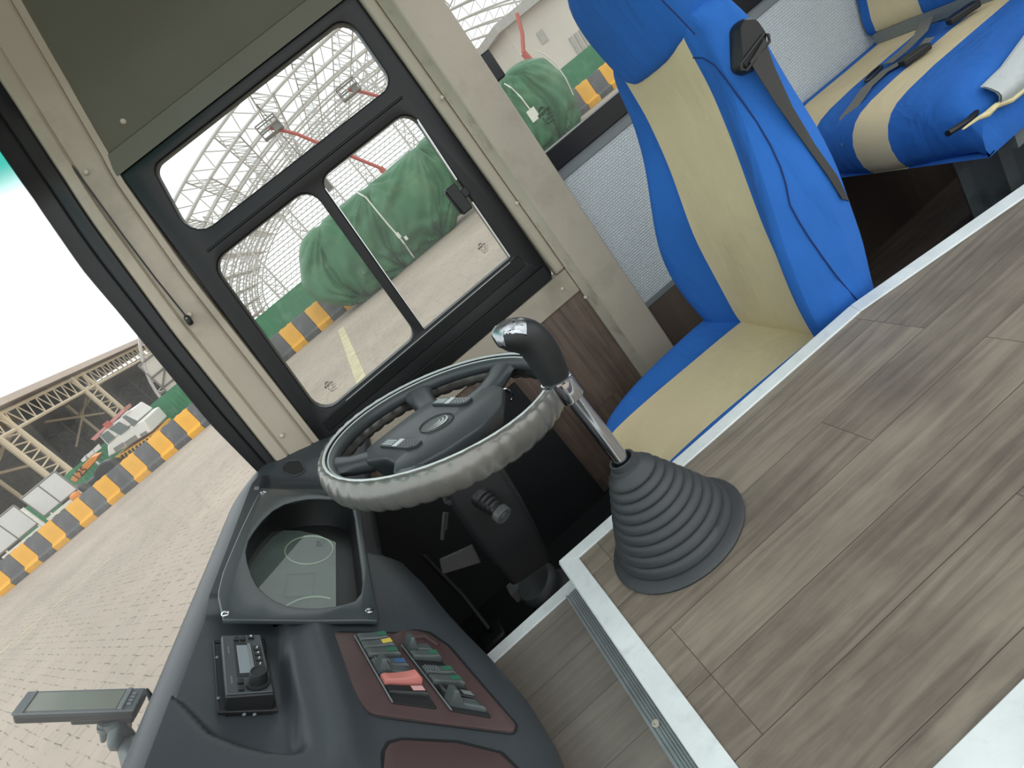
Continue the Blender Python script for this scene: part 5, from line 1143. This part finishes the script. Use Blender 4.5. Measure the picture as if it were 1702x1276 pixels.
b = MB(); q0, q1 = TP(126, 793, 26.57), TP(140, 780, 26.57); b.text('125', frame_mat(lerp(q0, q1, .5), q1-q0, V(0, 0, 1)), .42, .004); b.build('number', M_blackp, oa, smooth=0)
b = MB(); b.prism([TP(x, y, 26.9) for x, y in ((168, 790), (186, 776), (189, 782), (171, 797))], (0, .3, 0)); tag(b.build('outrigger', M_tw, None), 'white outrigger beam of the crane truck, just above a yellow barrier', 'beam')
b = MB()
for P_ in (((134, 765), (141, 757), (144, 764), (138, 768)), ((143, 756), (154, 747), (157, 753), (146, 761)), ((155, 746), (163, 738), (168, 745), (158, 753))): b.prism([TP(x, y, 29) for x, y in P_], (0, .1, 0))
q = TP(147, 758, 29); b.bar((q.x, 29.05, ZG), (q.x, 29.05, q.z), .05, 5)
tag(b.build('site_sign', M_tw, None, smooth=0), 'row of small white boards behind the orange crane boom', 'sign')
# white sign boards standing behind the barriers
M_board = mat('white_board', (202, 202, 198), .5, var=.03); M_post = mat('white_post', (222, 218, 208), .5)
def board(quad, y, lab, strip_px, lamp=False):
    Q = [Yp(px, py, y) for px, py in quad]; x0, x1 = min(q.x for q in Q), max(q.x for q in Q); z0_, z1_ = min(q.z for q in Q), max(q.z for q in Q)
    o = thing('sign_board', lab, 'sign board', ((x0+x1)/2, y, ZG), 'white sign boards behind the barriers')
    for k in range(2):
        b = MB(); a, c = lerp(x0, x1, k/2), lerp(x0, x1, (k+1)/2); b.box((a+.03, y, z0_+.03), (c-.03, y+.05, z1_-.03)); b.build('panel', M_board, o, smooth=0)
    b = MB()
    for x in (x0, (x0+x1)/2, x1): b.bar((x, y+.02, z0_), (x, y+.02, z1_), .04, 4)
    for z in (z0_, z1_): b.bar((x0, y+.02, z), (x1, y+.02, z), .04, 4)
    b.build('frame', M_lgrey, o, smooth=0)
    b = MB(); b.box((x0, y-.05, z0_-.42), (x1, y, z0_-.12)); b.build('lower_strip', M_post, o, smooth=0)
    b = MB(); b.box((x0, y-.06, z0_-.52), (x1, y+.02, z0_-.42)); tag(b.build('strip_edge', M_pk, o, smooth=0), 'pale red edge')
    for x in (x0+.2, x1-.1): b = MB(); b.bar((x, y+.1, ZG), (x, y+.1, z1_), .04, 5); b.build('post', M_post, o)
    if lamp: b = MB(); b.lathe([(.16, 0), (.2, .1), (.18, .24), (.08, .3)], (x1-.2, y-.1, z0_-.3), (0, 0, 1), 14); tag(b.build('lamp', M_or, o), 'orange lamp')
    return o
board([(36, 828), (90, 785), (128, 812), (73, 858)], 24.9, 'white two-panel sign board with an orange lamp at its corner', None, True)
board([(-40, 895), (22.6, 840), (62, 870), (5, 915)], 24.9, 'white two-panel sign board at the left edge of the windscreen view', None)
b = MB(); p0, p1 = Yp(36, 845, 24.6), Yp(120, 905, 24.6); b.bar((p0.x, 24.6, p0.z), (p0.x, 24.6, ZG), .07, 6); b.bar((p0.x+.35, 24.6, p0.z-.9), (p0.x+.35, 24.6, ZG), .05, 6); tag(b.build('post', M_post), 'white double post standing between the two sign boards', 'post')
